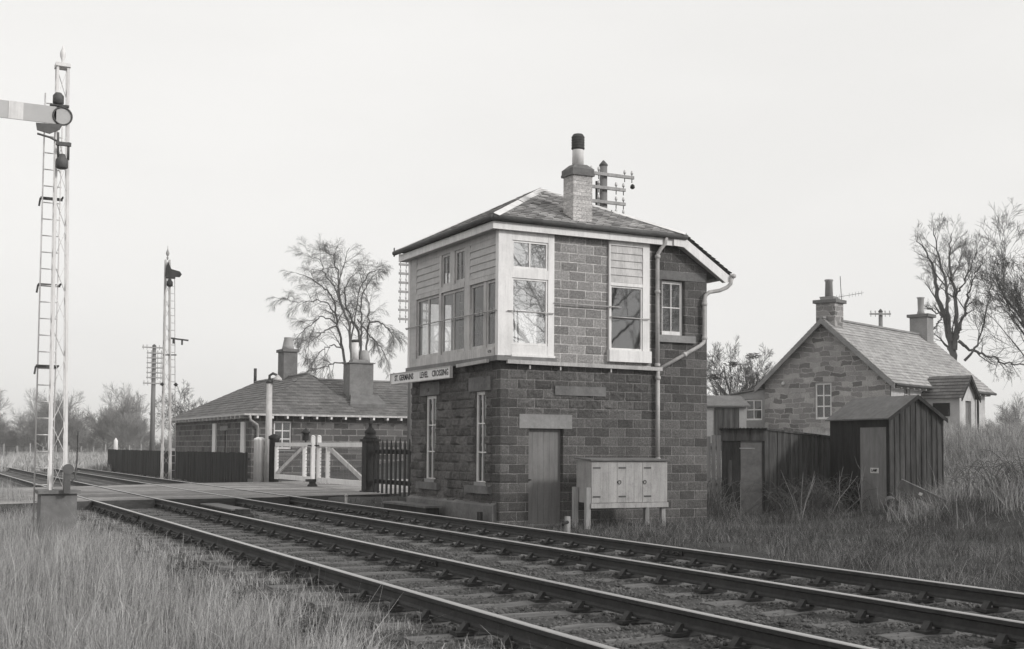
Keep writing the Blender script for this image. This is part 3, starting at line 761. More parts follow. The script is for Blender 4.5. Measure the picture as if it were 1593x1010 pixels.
# name board
sg = thing('nameboard', 'long white nameboard reading ST. GERMAINS LEVEL CROSSING on the front of the signal box', 'sign', (10.5, 25.15, 2.85))
m = MB(); m.box(10.47, 23.44, 2.745, 10.50, 26.86, 2.965); bd = m.build('board', 'sign', sg, True)
m = MB()
for (y0, y1, z0, z1) in ((23.41, 26.89, 2.966, 2.985), (23.41, 26.89, 2.725, 2.744), (23.41, 23.439, 2.745, 2.965), (26.861, 26.89, 2.745, 2.965)): m.box(10.455, y0, z0, 10.52, y1, z1)
m.build('frame', 'offwhite', sg, True)
fr = Matrix(((0, 0, -1, 10.468), (-1, 0, 0, 25.18), (0, 1, 0, 2.857), (0, 0, 0, 1)))
for wd, yy, xs in (('ST. GERMAINS', 26.05, .98), ('LEVEL', 24.86, 1.0), ('CROSSING', 23.97, 1.0)):
    fr = Matrix(((0, 0, -1, 10.468), (-1, 0, 0, yy), (0, 1, 0, 2.857), (0, 0, 0, 1))); text_mesh('lettering', wd, 'ink', .185, fr, bd, xs, bold=.004)
m = MB(); m.beam((10.52, 25.0, 2.86), (10.72, 25.0, 2.86), .04, .04); m.beam((10.52, 23.8, 2.86), (10.72, 23.8, 2.86), .04, .04); m.build('bracket', 'dark_metal', sg, True)
m = MB(); m.beam((10.52, 26.8, 2.97), (11.0, 27.9, 2.99), .05, .07); m.beam((10.52, 26.8, 2.80), (11.0, 27.9, 2.82), .05, .04); m.build('stay', 'grey_wood', sg, True)

# ------------------------------------------------------------------ cabinet by the end wall
cb = thing('wooden_cabinet', 'pale painted wooden cabinet with two doors raised on short legs against the end wall', 'cabinet', (12.9, 20.6, -.32))
x0, x1, y0, y1 = 12.07, 13.83, 20.27, 20.85
m = MB(); m.box(x0, y0 + .02, .20, x1, y1, 1.02); m.build('carcass', 'cream', cb, True)
for (a, b) in ((x0, x0 + .58), (x0 + .585, x0 + 1.17), (x0 + 1.175, x1)):
    m = MB(); n = 3
    for i in range(n): m.box(a + (b - a) * i / n + .002, y0, .205, a + (b - a) * (i + 1) / n - .002, y0 + .018, 1.0)
    dr = m.build('door', 'cream', cb, True)
    h = MB()
    for z in (.32, .88): h.box(a + .03, y0 - .006, z - .015, a + .2, y0 - .001, z + .015)
    h.build('hinge', 'gutter', dr, True)
for xx in (x0 + .63, x0 + 1.22):
    m = MB(); m.ring((xx, y0 - .012, .6), (0, 1, 0), .035, .006, 16, 6); m.box(xx - .05, y0 - .006, .58, xx - .02, y0 - .001, .62); m.build('handle', 'dark_metal', cb, True)
m = MB(); m.prism([(x0 - .04, y0 - .05, 1.02), (x0 - .04, y1 + .02, 1.05), (x0 - .04, y1 + .02, 1.075), (x0 - .04, y0 - .05, 1.045)], (x1 - x0 + .06, 0, 0)); m.build('top', 'felt', cb, True)
m = MB(); m.box(x0 - .02, y0 - .03, .10, x1 + .01, y0 + .02, .195); m.build('rail', 'cream', cb, True)
for (xx, yy, zt) in ((x0 - .06, y0, .5), (x0 - .06, y1 - .1, .5), (x1 - .06, y0 + .03, .19), (x1 - .14, y1 - .08, .19)):
    m = MB(); m.box(xx - .05, yy, -.36, xx + .045, yy + .085, zt); m.build('leg', 'pale_wood', cb, True)

# short post beside the door, small dark post, timber trough at the front
t = thing('marker_post', 'short pale stump post with a dark lever on it, in front of the grey door', 'post', (11.15, 19.6, -.32))
m = MB(); m.box(11.12, 19.56, -.36, 11.2, 19.64, .0); m.build('stump', 'pale_wood', t, True)
m = MB(); m.tube([(11.14, 19.55, -.1), (11.05, 19.53, -.12), (11.0, 19.5, -.14)], .03, 8); m.build('lever', 'dark_metal', t, True)
t = MB(); t.box(10.42, 21.85, -.4, 10.5, 21.95, -.02); tag(t.build('stub_post', 'tar', loc=(10.46, 21.9, -.35)), 'small black timber stub standing against the front plinth of the signal box', 'post')
t = thing('timber_trough', 'low dark timber trough with a pale lid along the foot of the signal box front', 'trough', (10.25, 25, -.3))
m = MB(); m.box(10.15, 23.9, -.36, 10.45, 26.4, -.04); m.build('trough_side', 'tar', t, True)
m = MB(); m.box(10.1, 23.85, -.036, 10.5, 26.4, .01); m.build('lid', 'grey_wood', t, True)
for i, (x, y, rz, lab) in enumerate(((10.1, 27.6, .12, 'weathered plank lying flat by the rail, nearer the dark picket fence'), (10.25, 26.9, -.06, 'weathered plank lying flat by the rail, next to the timber trough'))):
    m = MB(); m.box(-.11, -.9, 0, .11, .9, .05); o = m.build('plank', 'grey_wood'); o.location = (x, y, -.28); o.rotation_euler = (0, .05, rz); tag(o, lab, 'plank', 'planks lying by the rail')
m = MB(); m.box(-.12, -.14, 0, .12, .14, .2); m.box(-.1, -.5, .0, .1, -.14, .1); o = m.build('timber_block', 'tar'); o.location = (6.55, 25.2, -.26); tag(o, 'dark squared timber block lying in the ballast between the two tracks', 'block')
t = thing('point_trough', 'long low dark cover box lying between the two tracks near the road edge', 'trough', (6.6, 26.5, -.25))
m = MB(); m.box(6.42, 25.6, -.26, 6.8, 28.4, -.11); m.build('cover', 'tar', t, True); m = MB(); m.box(6.40, 25.55, -.109, 6.82, 28.45, -.08); m.build('lid', 'grey_wood', t, True)
m = MB(); m.tube([(0, 0, 0), (0, 0, .34)], .035, 8); m.lathe((0, 0, .34), [(.035, 0), (.05, .02), (.01, .07)], 8); o = m.build('marker_peg', 'offwhite'); o.location = (9.9, 28.3, -.3); tag(o, 'small white peg beside the far rail just short of the road', 'peg')

# ------------------------------------------------------------------ crossing gates, posts, fences
GXX = 12.0
def gate(ya, yb, label, lamp):
    """ya hinge side, yb meeting side (y values)"""
    t = thing('crossing_gate', label, 'gate', (GXX, ya, .0), 0, 'white gates closed across the road')
    s = 1 if yb > ya else -1; w = abs(yb - ya)
    P = lambda a, z, dx=0: (GXX + dx, ya + s * a, z)
    m = MB(); m.beam(P(0, 1.31), P(w, 1.31), .09, .13); m.build('top_rail', 'white', t, True)
    m = MB(); m.beam(P(0, .20), P(w, .20), .09, .15); m.build('bottom_rail', 'white', t, True)
    for a, z1 in ((.07, 1.24), (w * .78, 1.24), (w - .06, 1.56)):
        m = MB(); m.beam(P(a, .1), P(a, z1), .11, .12, (1, 0, 0)); 
        if z1 > 1.5: m.lathe(P(a, z1), [(.07, 0), (.07, .02), (.02, .05)], 8)
        m.build('stile', 'white', t, True)
    m = MB(); m.beam(P(.12, .28, -.005), P(w * .76, 1.22, -.005), .06, .13); m.build('brace', 'offwhite', t, True)
    m = MB()
    for i in range(8):
        z = .33 + i * .115; m.tube([P(.1, z, .03), P(w - .1, z, .03)], .008, 4, cap=False)
    for i in range(int(w / .14)): m.tube([P(.1 + i * .14, .28, .036), P(.1 + i * .14, 1.25, .036)], .006, 4, cap=False)
    m.build('wire_mesh', 'grey_wood', t, True)
    if lamp:
        m = MB(); m.lathe(P(w * .80, 1.38), [(.03, 0), (.03, .06), (.10, .07), (.115, .12), (.115, .30), (.16, .31), (.12, .37), (.06, .42), (.03, .46)], 14); lp = m.build('lamp', 'dark_metal', t, True)
        m = MB(); m.disc(P(w * .80, 1.62, -.115), (1, 0, 0), .065, .03, 14); m.build('lens', 'lens', lp, True)
    m = MB(); m.box(GXX - .14, ya + s * (w - .2), 1.26, GXX + .1, ya + s * (w - .02), 1.30); m.build('latch', 'dark_metal', t, True)
    return t
gate(41.75, 37.5, 'white crossing gate with a dark lamp on top, hinged on the plain black post', True)
gate(32.62, 37.0, 'white crossing gate without a lamp, hinged on the black post with a pointed cap', False)
m = MB(); m.lathe((0, 0, 0), [(.17, 0), (.16, .05), (.11, .1), (.1, .2)], 12); m.box(-.2, -.1, .16, .2, .1, .24); o = m.build('gate_stop', 'dark_metal'); o.location = (11.85, 37.1, -.02); tag(o, 'squat dark iron gate stop on the road where the two gates meet', 'gate stop')
m = MB(); m.lathe((0, 0, 0), [(.18, 0), (.18, 1.55), (.21, 1.57), (.21, 1.66), (.05, 1.74)], 12); o = m.build('gate_post', 'tar'); o.location = (12.0, 42.0, -.06); tag(o, 'plain thick black gate post beside the white lamp post', 'gate post')
t = thing('gate_post', 'square black gate post with a tall pointed cap beside the dark pickets', 'gate post', (12.0, 32.33, -.08))
m = MB(); m.box(11.82, 32.15, -.1, 12.18, 32.51, 1.40); m.box(11.78, 32.11, -.1, 12.22, 32.55, .02); m.build('shaft', 'tar', t, True)
m = MB(); m.box(11.77, 32.10, 1.40, 12.23, 32.56, 1.47)
m.lathe((12.0, 32.33, 1.47), [(.21, 0), (.2, .06), (.15, .1), (.15, .15), (.17, .19), (.11, .28), (.05, .34), (.045, .4), (.06, .44), (.02, .52)], 12); m.build('cap', 'tar', t, True)
t = thing('lamp_post', 'tall white post with a hooded lamp at its top, beside the left crossing gate', 'lamp post', (12.0, 42.75, -.06))
m = MB(); m.tube([(12, 42.75, -.1), (12, 42.75, 3.5)], [.135, .105], 12); m.build('post', 'offwhite', t, True)
m = MB(); m.lathe((12, 42.75, 3.5), [(.12, 0), (.13, .1), (.02, .14)], 12); m.tube([(12, 42.75, 3.6), (12.0, 42.75, 3.78), (12.1, 42.68, 3.86), (12.22, 42.6, 3.8)], .05, 8); m.build('lamp_arm', 'gutter', t, True)
m = MB(); m.lathe((12.25, 42.58, 3.60), [(.17, 0), (.15, .08), (.06, .17), (.05, .2)], 12); m.build('lamp_hood', 'offwhite', t, True)
for (y, r, lab) in ((43.75, .16, 'thick round white post at the end of the dark board fence'), (42.98, .125, 'slimmer white post close against the tall lamp post')):
    m = MB(); m.lathe((0, 0, 0), [(r, 0), (r * .97, 1.5), (r * 1.05, 1.52), (r * 1.02, 1.58), (r * .3, 1.63)], 12); o = m.build('road_post', 'white'); o.location = (11.9 if r > .13 else 11.8, y, -.06); tag(o, lab, 'post', 'white posts by the crossing')
# dark picket fence to the box
t = thing('picket_fence', 'dark tarred picket fence with pointed pales between the pointed gate post and the signal box', 'fence', (12.0, 29.4, -.1))
y = 31.95
while y > 26.3:
    z = 1.42 + random.uniform(-.03, .03); m = MB()
    m.prism([(11.97, y - .065, -.05), (11.97, y + .065, -.05), (11.97, y + .065, z - .12), (11.97, y, z + .05), (11.97, y - .065, z - .12)], (.02, 0, 0)); m.build('pale', 'tar', t, True); y -= .325
for z in (.30, 1.12):
    m = MB(); m.beam((12.05, 32.1, z), (12.05, 26.2, z), .07, .12); m.build('rail', 'tar', t, True)
for y in (29.3, 26.6):
    m = MB(); m.box(12.09, y - .08, -.2, 12.24, y + .08, 1.2); m.build('fence_post', 'tar', t, True)
# dark close-boarded fence beyond
def board_fence(name, label, p, q, zb, zt, bw, mat, gap=.014, th=.025, jitter=.015, rails=True, posts=0, group=None, cap=False, zq=None):
    p, q = V(*p), V(*q); L = np.linalg.norm(q - p); d_ = (q - p) / L; ang = math.atan2(d_[1], d_[0])
    t = thing(name, label, 'fence', (p[0], p[1], zb), ang, group)
    n = int(L / bw); zq = zt if zq is None else zq
    m = MB()
    for i in range(n):
        h = (zt + (zq - zt) * i / n) - zb + random.uniform(-jitter, jitter); a = i * L / n
        m.box(a, random.uniform(-.014, .010), -.1, a + L / n - gap, th, h)
    m.build('boarding', mat, t)
    if rails:
        for f in (.25, .8):
            r = MB(); r.beam((0, th + .035, (zt - zb) * f), (L, th + .035, (zq - zb) * f), .06, .09); r.build('rail', mat, t)
    if cap:
        r = MB(); r.beam((0, .01, zt - zb + .02), (L, .01, zq - zb + .02), .09, .05); r.build('cap_rail', mat, t)
    for i in range(posts):
        a = L * (i + .5) / posts; r = MB(); r.box(a - .06, th + .07, -.2, a + .06, th + .19, zt - zb); r.build('fence_post', mat, t)
    return t
board_fence('board_fence', 'low dark close-boarded fence along the far line, right of the lattice mast at its middle', (11.05, 51.6), (11.55, 43.9), -.15, 1.0, .12, 'tar', posts=3, group='dark board fences by the line')
board_fence('board_fence', 'low dark close-boarded fence along the far line, its far half beyond the white lattice mast', (10.85, 71.5), (11.05, 51.65), -.1, .99, .12, 'tar', posts=7, group='dark board fences by the line')
# white fence far off beyond the boards and the field fence posts
t = thing('white_fence', 'low white fence with two posts beyond the board fence, next to the stone house', 'fence', (15.8, 76.5, .0))
m = MB(); m.box(15.3, 76.48, .75, 16.9, 76.52, 1.05); m.build('board', 'white', t, True)
for (x, z) in ((15.85, 1.75), (16.35, 1.4)):
    m = MB(); m.box(x - .06, 76.4, -.1, x + .06, 76.47, z); m.build('fence_post', 'white', t, True)
m = MB(); m.lathe((0, 0, 0), [(.13, 0), (.13, 1.45), (.03, 1.62)], 10); o = m.build('white_post', 'white'); o.location = (12.6, 80, .05); tag(o, 'single short white post in the pale grass behind the dark board fence', 'post')
t = thing('field_fence', 'post and wire field fence in the pale grass far off on the left', 'fence', (5, 118, .1))
for i in range(26):
    x = 1 + i * 1.15; m = MB(); h = random.uniform(1.0, 1.35); m.box(x - .05, 118 + i * .25 - .05, -.1, x + .05, 118 + i * .25 + .05, h); m.build('fence_post', 'pale_wood', t, True)
for z in (.5, .9):
    m = MB(); m.tube([(1, 118, z + .1), (30, 124.3, z + .1)], .012, 4); m.build('wire', 'grey_wood', t, True)

# ------------------------------------------------------------------ signal masts
def lattice(m, base, top, w0, w1, leg=.03, lace=.45, mi=0):
    b, tp = V(*base), V(*top); H = np.linalg.norm(tp - b)
    c = lambda f, sx, sy: b + (tp - b) * f + V(sx, sy, 0) * (w0 + (w1 - w0) * f) / 2
    cs = [(-1, -1), (1, -1), (1, 1), (-1, 1)]
    for sx, sy in cs: m.beam(c(0, sx, sy), c(1, sx, sy), leg, leg, (sx, 0, 0), mi)
    n = int(H / lace)
    for i in range(n):
        f0, f1 = i / n, (i + 1) / n
        for k in range(4):
            a, d_ = cs[k], cs[(k + 1) % 4]
            if (i + k) % 2: a, d_ = d_, a
            m.beam(c(f0, *a), c(f1, *d_), leg * .55, .008, (0, 0, 1), mi)
def finial(m, c): m.lathe(c, [(.02, 0), (.03, .03), (.05, .08), (.02, .14), (.055, .2), (.075, .28), (.05, .36), (.015, .46), (.008, .6)], 10)
t = thing('signal_mast', 'near white lattice signal mast on a concrete base with its arm pointing left', 'signal', (2.5, 21.8, -.45), 0, 'lattice signal masts')
bs = (2.5, 21.8, .5); tp = (2.40, 21.75, 7.72)
m = MB(); m.box(2.22, 21.55, -.6, 2.79, 22.1, .44); m.box(2.17, 21.5, .44, 2.84, 22.15, .50); m.build('base_block', 'concrete', t, True)
m = MB(); lattice(m, bs, tp, .25, .17, .042, .55); m.build('mast', 'white', t, True)
m = MB(); m.box(2.28, 21.62, 7.70, 2.52, 21.88, 7.76); m.lathe((2.4, 21.75, 7.76), [(.03, 0), (.02, .06), (.045, .14), (.05, .2), (.02, .28), (.006, .34)], 10); m.build('finial', 'white', t, True)
m = MB(); z0 = 6.82
m.box(1.25, 21.56, z0 - .145, 2.30, 21.585, z0 + .15); arm = m.build('signal_arm', 'red', t, True)
m = MB(); m.box(1.55, 21.552, z0 - .146, 1.78, 21.559, z0 + .151); m.build('arm_stripe', 'white', arm, True)
m = MB(); m.disc((2.40, 21.57, z0), (0, 1, 0), .16, .02, 24); m.build('arm_disc', 'red', arm, True)
m = MB(); m.ring((2.40, 21.55, z0), (0, 1, 0), .15, .014, 24); m.build('arm_ring', 'gutter', arm, True)
m = MB(); m.prism([(1.98, 21.53, z0 - .17), (2.40, 21.53, z0 - .15), (2.36, 21.53, z0 - .24), (2.2, 21.53, z0 - .33), (2.0, 21.53, z0 - .29)], (0, .03, 0)); m.tube([(2.0, 21.5, z0 - .36), (2.2, 21.5, z0 - .4), (2.34, 21.5, z0 - .46)], .018, 6); m.build('spectacle', 'worn_iron', t, True)
m = MB(); m.tube([(2.33, 21.5, z0 - .3), (2.34, 21.5, z0 - .75)], .02, 6); m.tube([(2.5, 21.5, z0 - .45), (2.5, 21.5, z0 - .75)], .022, 6); m.box(2.3, 21.46, z0 - .52, 2.54, 21.52, z0 - .46); m.build('lamp_bracket', 'worn_iron', t, True)
m = MB(); m.lathe((2.40, 21.48, z0 - .92), [(.06, 0), (.1, .02), (.1, .16), (.06, .2), (.05, .25)], 10); m.build('lamp', 'worn_iron', t, True)
m = MB(); m.lathe((2.33, 21.6, z0 + .2), [(.05, 0), (.09, .02), (.09, .15), (.05, .2)], 10); m.box(2.2, 21.56, z0 + .17, 2.5, 21.66, z0 + .2); m.build('bracket', 'gutter', t, True)
m = MB()
for x in (2.18, 2.47): m.tube([(x + .0, 22.25, -.4), (x - .02, 22.0, 7.3)], .014, 6)
for i in range(26): m.tube([(2.18, 22.24 - .0095 * i, .0 + i * .285), (2.47, 22.24 - .0095 * i, .0 + i * .285)], .011, 5)
m.build('ladder', 'white', t, True)
for z in (2.6, 4.0, 5.5):
    m = MB(); m.beam((2.14, 22.13, z), (2.5, 22.13, z), .03, .05); m.beam((2.14, 22.13, z), (2.12, 22.13, z - .14), .03, .03); m.beam((2.48, 22.13, z), (2.48, 21.9, z), .02, .03); m.build('ladder_stay', 'gutter', t, True)
m = MB(); m.box(2.56, 21.4, .45, 2.66, 21.55, .9); m.disc((2.62, 21.42, .85), (0, 1, 0), .09, .06, 14); m.tube([(2.66, 21.5, .62), (2.75, 21.55, .7), (2.78, 21.6, 1.0), (2.78, 21.6, 1.5)], .015, 6); m.build('crank', 'worn_iron', t, True)
t = thing('signal_mast', 'far white lattice signal mast rising from the dark board fence, its head dark', 'signal', (10.25, 51.5, -.2), 0, 'lattice signal masts')
m = MB(); lattice(m, (10.15, 51.5, -.2), (10.02, 51.5, 9.0), .34, .16, .055, .5); m.build('mast', 'offwhite', t, True)
m = MB(); finial(m, (10.02, 51.5, 9.0)); m.build('finial', 'pale_wood', t, True)
m = MB(); m.prism([(9.9, 51.3, 8.28), (10.5, 51.3, 8.28), (10.58, 51.3, 8.4), (10.5, 51.3, 8.52), (10.15, 51.3, 8.6), (10.0, 51.3, 8.9), (9.92, 51.3, 8.6)], (0, .05, 0)); m.build('signal_arm', 'dark_metal', t, True)
m = MB(); m.lathe((10.08, 51.25, 7.85), [(.07, 0), (.13, .04), (.13, .2), (.08, .26), (.06, .34)], 10); m.box(9.95, 51.2, 8.2, 10.3, 51.4, 8.27); m.build('lamp', 'dark_metal', t, True)
m = MB()
for x in (10.38, 10.62): m.tube([(x, 51.9, -.2), (x - .25, 51.7, 8.3)], .016, 5)
for i in range(26): m.tube([(10.38 - .0095 * i, 51.88, .2 + i * .31), (10.62 - .0095 * i, 51.88, .2 + i * .31)], .012, 4)
m.build('ladder', 'pipe', t, True)
m = MB(); m.beam((10.2, 51.5, 5.72), (10.95, 51.5, 5.66), .06, .06); m.box(10.30, 51.46, 5.5, 10.38, 51.54, 5.68); m.box(10.66, 51.46, 5.46, 10.72, 51.54, 5.66); m.build('stay_arm', 'dark_metal', t, True)
m = MB(); m.beam((9.9, 51.4, 5.0), (10.45, 51.4, 5.02), .05, .05); m.build('ladder_stay', 'gutter', t, True)
for zz, xx in ((3.7, 9.9), (3.7, 10.45)):
    m = MB(); m.lathe((xx, 51.4, zz), [(.02, 0), (.1, .08), (.02, .16)], 8); m.build('pulley', 'dark_metal', t, True)

# ------------------------------------------------------------------ telegraph poles
INS = []
def tpole(label, x, y, zt, zb, arms, r=.12, rz=0.):
    t = thing('telegraph_pole', label, 'telegraph pole', (x, y, zb), rz, 'wooden telegraph poles along the line')
    H = zt - zb
    m = MB(); m.tube([(0, 0, -.3), (0, 0, H - .08)], [r * 1.2, r * .82], 12); m.build('pole', 'pole', t)
    m = MB(); m.lathe((0, 0, H - .1), [(r * .95, 0), (r * .95, .04), (.02, .16)], 8); m.build('pole_cap', 'gutter', t)
    for (z, l, rr) in arms:
        m = MB(); m.beam((-l, -r - .03, z - zb), (rr, -r - .03, z - zb), .07, .085); a = m.build('cross_arm', 'pale_wood', t)
        for px in ([-l + .06, -l + .3] if l > .4 else []) + ([rr - .06, rr - .3] if rr > .4 else []):
            if not INS:
                n = MB(); n.tube([(0, 0, -.15), (0, 0, .12)], .012, 6, 0); n.lathe((0, 0, .09), [(.035, 0), (.04, .04), (.03, .09), (.012, .11)], 8, 1)
                o = n.build('insulator', ['dark_metal', 'insul'], a); INS.append(o)
            else: o = INS[0].copy(); COL.objects.link(o); o.parent = a
            o.location = (px, -r - .03, z - zb)
    return t
tp = tpole('telegraph pole behind the signal box roof, its long top arm ending in a fitting', 17.5, 28.8, 9.25, -.2, [(8.88, .55, .9), (8.50, .55, .62), (8.10, .55, .62), (7.75, .55, .62), (7.4, .55, .62)], .13)
m = MB(); m.lathe((.86, -.16, 8.76), [(.03, 0), (.07, .03), (.06, .1), (.02, .14)], 8); m.tube([(-.22, 0, 5.0), (-.22, 0, 8.9)], .035, 6); m.build('fitting', 'dark_metal', tp)
tpole('telegraph pole whose pale arms show left of the signal box eaves', 17.95, 43.9, 8.95, .0, [(8.7 - i * .355, .62, .62) for i in range(8)], .12)
tpole('distant telegraph pole beside the far lattice mast, dark with closely set arms', 15.2, 81.9, 7.85, .2, [(7.66, .80, .6)] + [(7.30 - i * .325, .5, .5) for i in range(6)] + [(5.3, .7, .7)], .15)
tpole('telegraph pole top showing above the cottage roof ridge with two round insulators', 46.95, 48.7, 8.75, 1.0, [(8.52, .62, .5)], .13, -.5)
m = MB(); 
# ------------------------------------------------------------------ crossing keeper's house
h = thing('crossing_house', 'low dark block house with hipped slate roof and two chimneys beyond the crossing gates', 'house', (15, 56.3, .0))
x0, x1, y0, y1 = 15.0, 27.0, 56.3, 73.6
def plain_wall(m, pts): m.add(pts, [(0, 1, 2, 3)])
m = MB()
def wall_open(m, ax, pv, a0, a1, z0, z1, holes, rev=.15, inw=1):
    """flat wall with openings; ax = fixed axis; reveal goes inwards (+inw)"""
    us = sorted({a0, a1, *[v for hh in holes for v in hh[:2]]}); zs = sorted({z0, z1, *[v for hh in holes for v in hh[2:]]})
    P = (lambda u, z, d=0: (pv + d * inw, u, z)) if ax == 'x' else (lambda u, z, d=0: (u, pv + d * inw, z))
    for i in range(len(us) - 1):
        for j in range(len(zs) - 1):
            uc, zc = (us[i] + us[i + 1]) / 2, (zs[j] + zs[j + 1]) / 2
            if any(a < uc < b and c < zc < d for a, b, c, d in holes): continue
            m.quad(P(us[i], zs[j]), P(us[i + 1], zs[j]), P(us[i + 1], zs[j + 1]), P(us[i], zs[j + 1]))
    for a, b, c, d in holes:
        m.quad(P(a, c), P(a, d), P(a, d, rev), P(a, c, rev)); m.quad(P(b, c), P(b, c, rev), P(b, d, rev), P(b, d))
        m.quad(P(a, d), P(b, d), P(b, d, rev), P(a, d, rev)); m.quad(P(a, c), P(a, c, rev), P(b, c, rev), P(b, c))
wall_open(m, 'y', y0, x0, x1, -.3, 2.72, [(16.05, 16.93, 1.1, 2.44)]); wall_open(m, 'x', x0, y0, y1, -.3, 2.72, [(61.1, 61.6, .2, 2.0)])
m.quad((x1, y0, -.3), (x1, 63.7, -.3), (x1, 63.7, 2.72), (x1, y0, 2.72)); m.quad((22.8, 63.7, -.3), (x1, 63.7, -.3), (x1, 63.7, 2.72), (22.8, 63.7, 2.72)); m.quad((22.8, 63.7, -.3), (22.8, 63.7, 2.72), (22.8, y1, 2.72), (22.8, y1, -.3)); m.quad((x0, y1, -.3), (22.8, y1, -.3), (22.8, y1, 2.72), (x0, y1, 2.72))
M['block_house'] = blocks('house_block', .08, .2, .34, .8, .3, .03, .5, .5, .3)
wl = m.build('wall', 'block_house', h, True)
w = sash('window', ('y', y0 + .08), 16.06, 16.92, 1.11, 2.43, 2, 3, .07, 'white', 'glass_dark', .05, .05, h, True)
m = MB(); m.box(16.07, y0 + .5, 1.0, 16.95, y0 + .55, 2.5); m.build('inner_lining', 'black', h, True)  # black sheet added behind the panes as painted room shade
m = MB(); m.box(15.9, y0 - .06, 1.0, 17.1, y0 + .1, 1.09); m.build('window_sill', 'stone', h, True)
m = MB(); m.box(x0 + .1, 61.12, .2, x0 + .14, 61.58, 1.99); m.build('door', 'offwhite', h, True)
m = MB(); m.box(x0 - .02, 60.9, 2.02, x0 + .1, 62.5, 2.24); m.build('lintel', 'stone', h, True)
for (ya, yb) in ((63.2, 63.9), (57.35, 58.1)):
    m = MB(); m.box(x0 - .08, ya, -.2, x0 - .005, yb, 2.4); m.build('door_surround', 'white', h, True)
ez = 2.74; ex, ey = 14.55, 55.85
m = MB()
slate_face(m, (ex, ey, ez), (20.4, ey, ez), (18.9, 60, 4.97), (18.9, 60, 4.97), 14, .02)
slate_face(m, (18.0, ey, ez), (27.4, ey, ez), (27.4, 60, 4.66), (18.0, 60, 4.66), 14, .02)
slate_face(m, (ex, 74, ez), (ex, ey, ez), (18.9, 60, 4.97), (18.9, 70.2, 4.97), 14, .02)
slate_face(m, (23.2, 74, ez), (ex, 74, ez), (18.9, 70.2, 4.97), (18.9, 70.2, 4.97), 8, .02)
slate_face(m, (23.2, 60, ez), (23.2, 74, ez), (18.9, 70.2, 4.97), (18.9, 60, 4.97), 8, .02)
slate_face(m, (27.4, 64.1, ez), (18.9, 64.1, ez), (18.9, 60, 4.66), (27.4, 60, 4.66), 8, .02)
rf = m.build('roof', 'slate_house', h, True)
m = MB(); m.beam((18.9, 59.9, 5.0), (18.9, 70.2, 5.0), .22, .08); m.beam((19.2, 60, 4.69), (27.4, 60, 4.69), .2, .08); m.build('ridge_tiles', 'stone', rf, True)
m = MB(); m.box(ex - .04, ey - .04, ez - .07, 27.4, ey + .01, ez + .02); m.box(ex - .04, ey + .015, ez - .07, ex + .01, 74, ez + .02); m.build('eave_gutter', 'offwhite', rf, True)
m = MB(); m.box(ex + .02, ey + .02, ez - .04, 27.3, y0 - .005, ez - .015); m.box(ex + .02, y0, ez - .04, x0 - .005, 74, ez - .015); m.build('soffit', 'tar', rf, True)
for i in range(17):
    x = 15.1 + i * .72; m = MB(); m.box(x, ey - .02, ez - .20, x + .09, y0 - .01, ez - .075); m.build('rafter_end', 'white', rf, True)
for i in range(20):
    y = 56.8 + i * .85; m = MB(); m.box(ex - .02, y, ez - .19, x0 - .01, y + .09, ez - .075); m.build('rafter_end', 'white', rf, True)
m = MB(); m.tube([(14.75, 55.75, 2.65), (14.8, 55.8, 2.45), (15.2, 56.1, 2.25), (15.25, 56.2, 2.1), (15.25, 56.2, -.2)], .06, 8); m.build('downpipe', 'pipe', h, True)
m = MB(); m.box(18.5, 63.2, 4.6, 19.25, 64.3, 6.3); c1 = m.build('chimney', 'stone_dark', rf, True)
m = MB(); m.box(18.42, 63.1, 6.3, 19.33, 64.4, 6.45); m.build('chimney_cap', 'stone_dark', c1, True)
m = MB(); m.lathe((18.87, 63.7, 6.45), [(.34, 0), (.3, .2), (.22, .6), (.24, .65), (.18, .66)], 14); m.build('chimney_pot', 'clay', c1, True)
m = MB(); m.box(20.25, 57.6, 3.4, 21.5, 58.5, 5.42); c2 = m.build('chimney', 'concrete', rf, True)
m = MB(); m.box(20.18, 57.52, 5.42, 21.57, 58.58, 5.47); m.prism([(20.4, 57.7, 5.47), (21.35, 57.7, 5.47), (21.25, 57.8, 5.62), (20.5, 57.8, 5.62)], (0, .6, 0)); m.build('chimney_cap', 'concrete', c2, True)
m = MB(); m.lathe((20.66, 58.0, 5.55), [(.18, 0), (.17, .95)], 14); m.lathe((20.66, 58.0, 6.5), [(.18, 0), (.19, .12), (.15, .14)], 14, 1); m.build('chimney_pot', ['white', 'soot'], c2, True)
m = MB(); m.lathe((21.2, 58.05, 5.5), [(.27, 0), (.25, .2), (.18, .6), (.14, .62)], 14); m.build('chimney_pot', 'clay', c2, True)
m = MB(); m.prism([(20.0, 56.75, 3.17), (21.9, 56.75, 3.17), (21.75, 57.55, 3.66), (20.3, 57.55, 3.66)], (0, 0, .18)); m.build('chimney_apron', 'stone_dark', rf, True)
m = MB(); m.tube([(18.9, 70.4, 4.8), (18.9, 70.4, 5.8)], .09, 8); m.build('vent_pipe', 'dark_metal', rf, True)

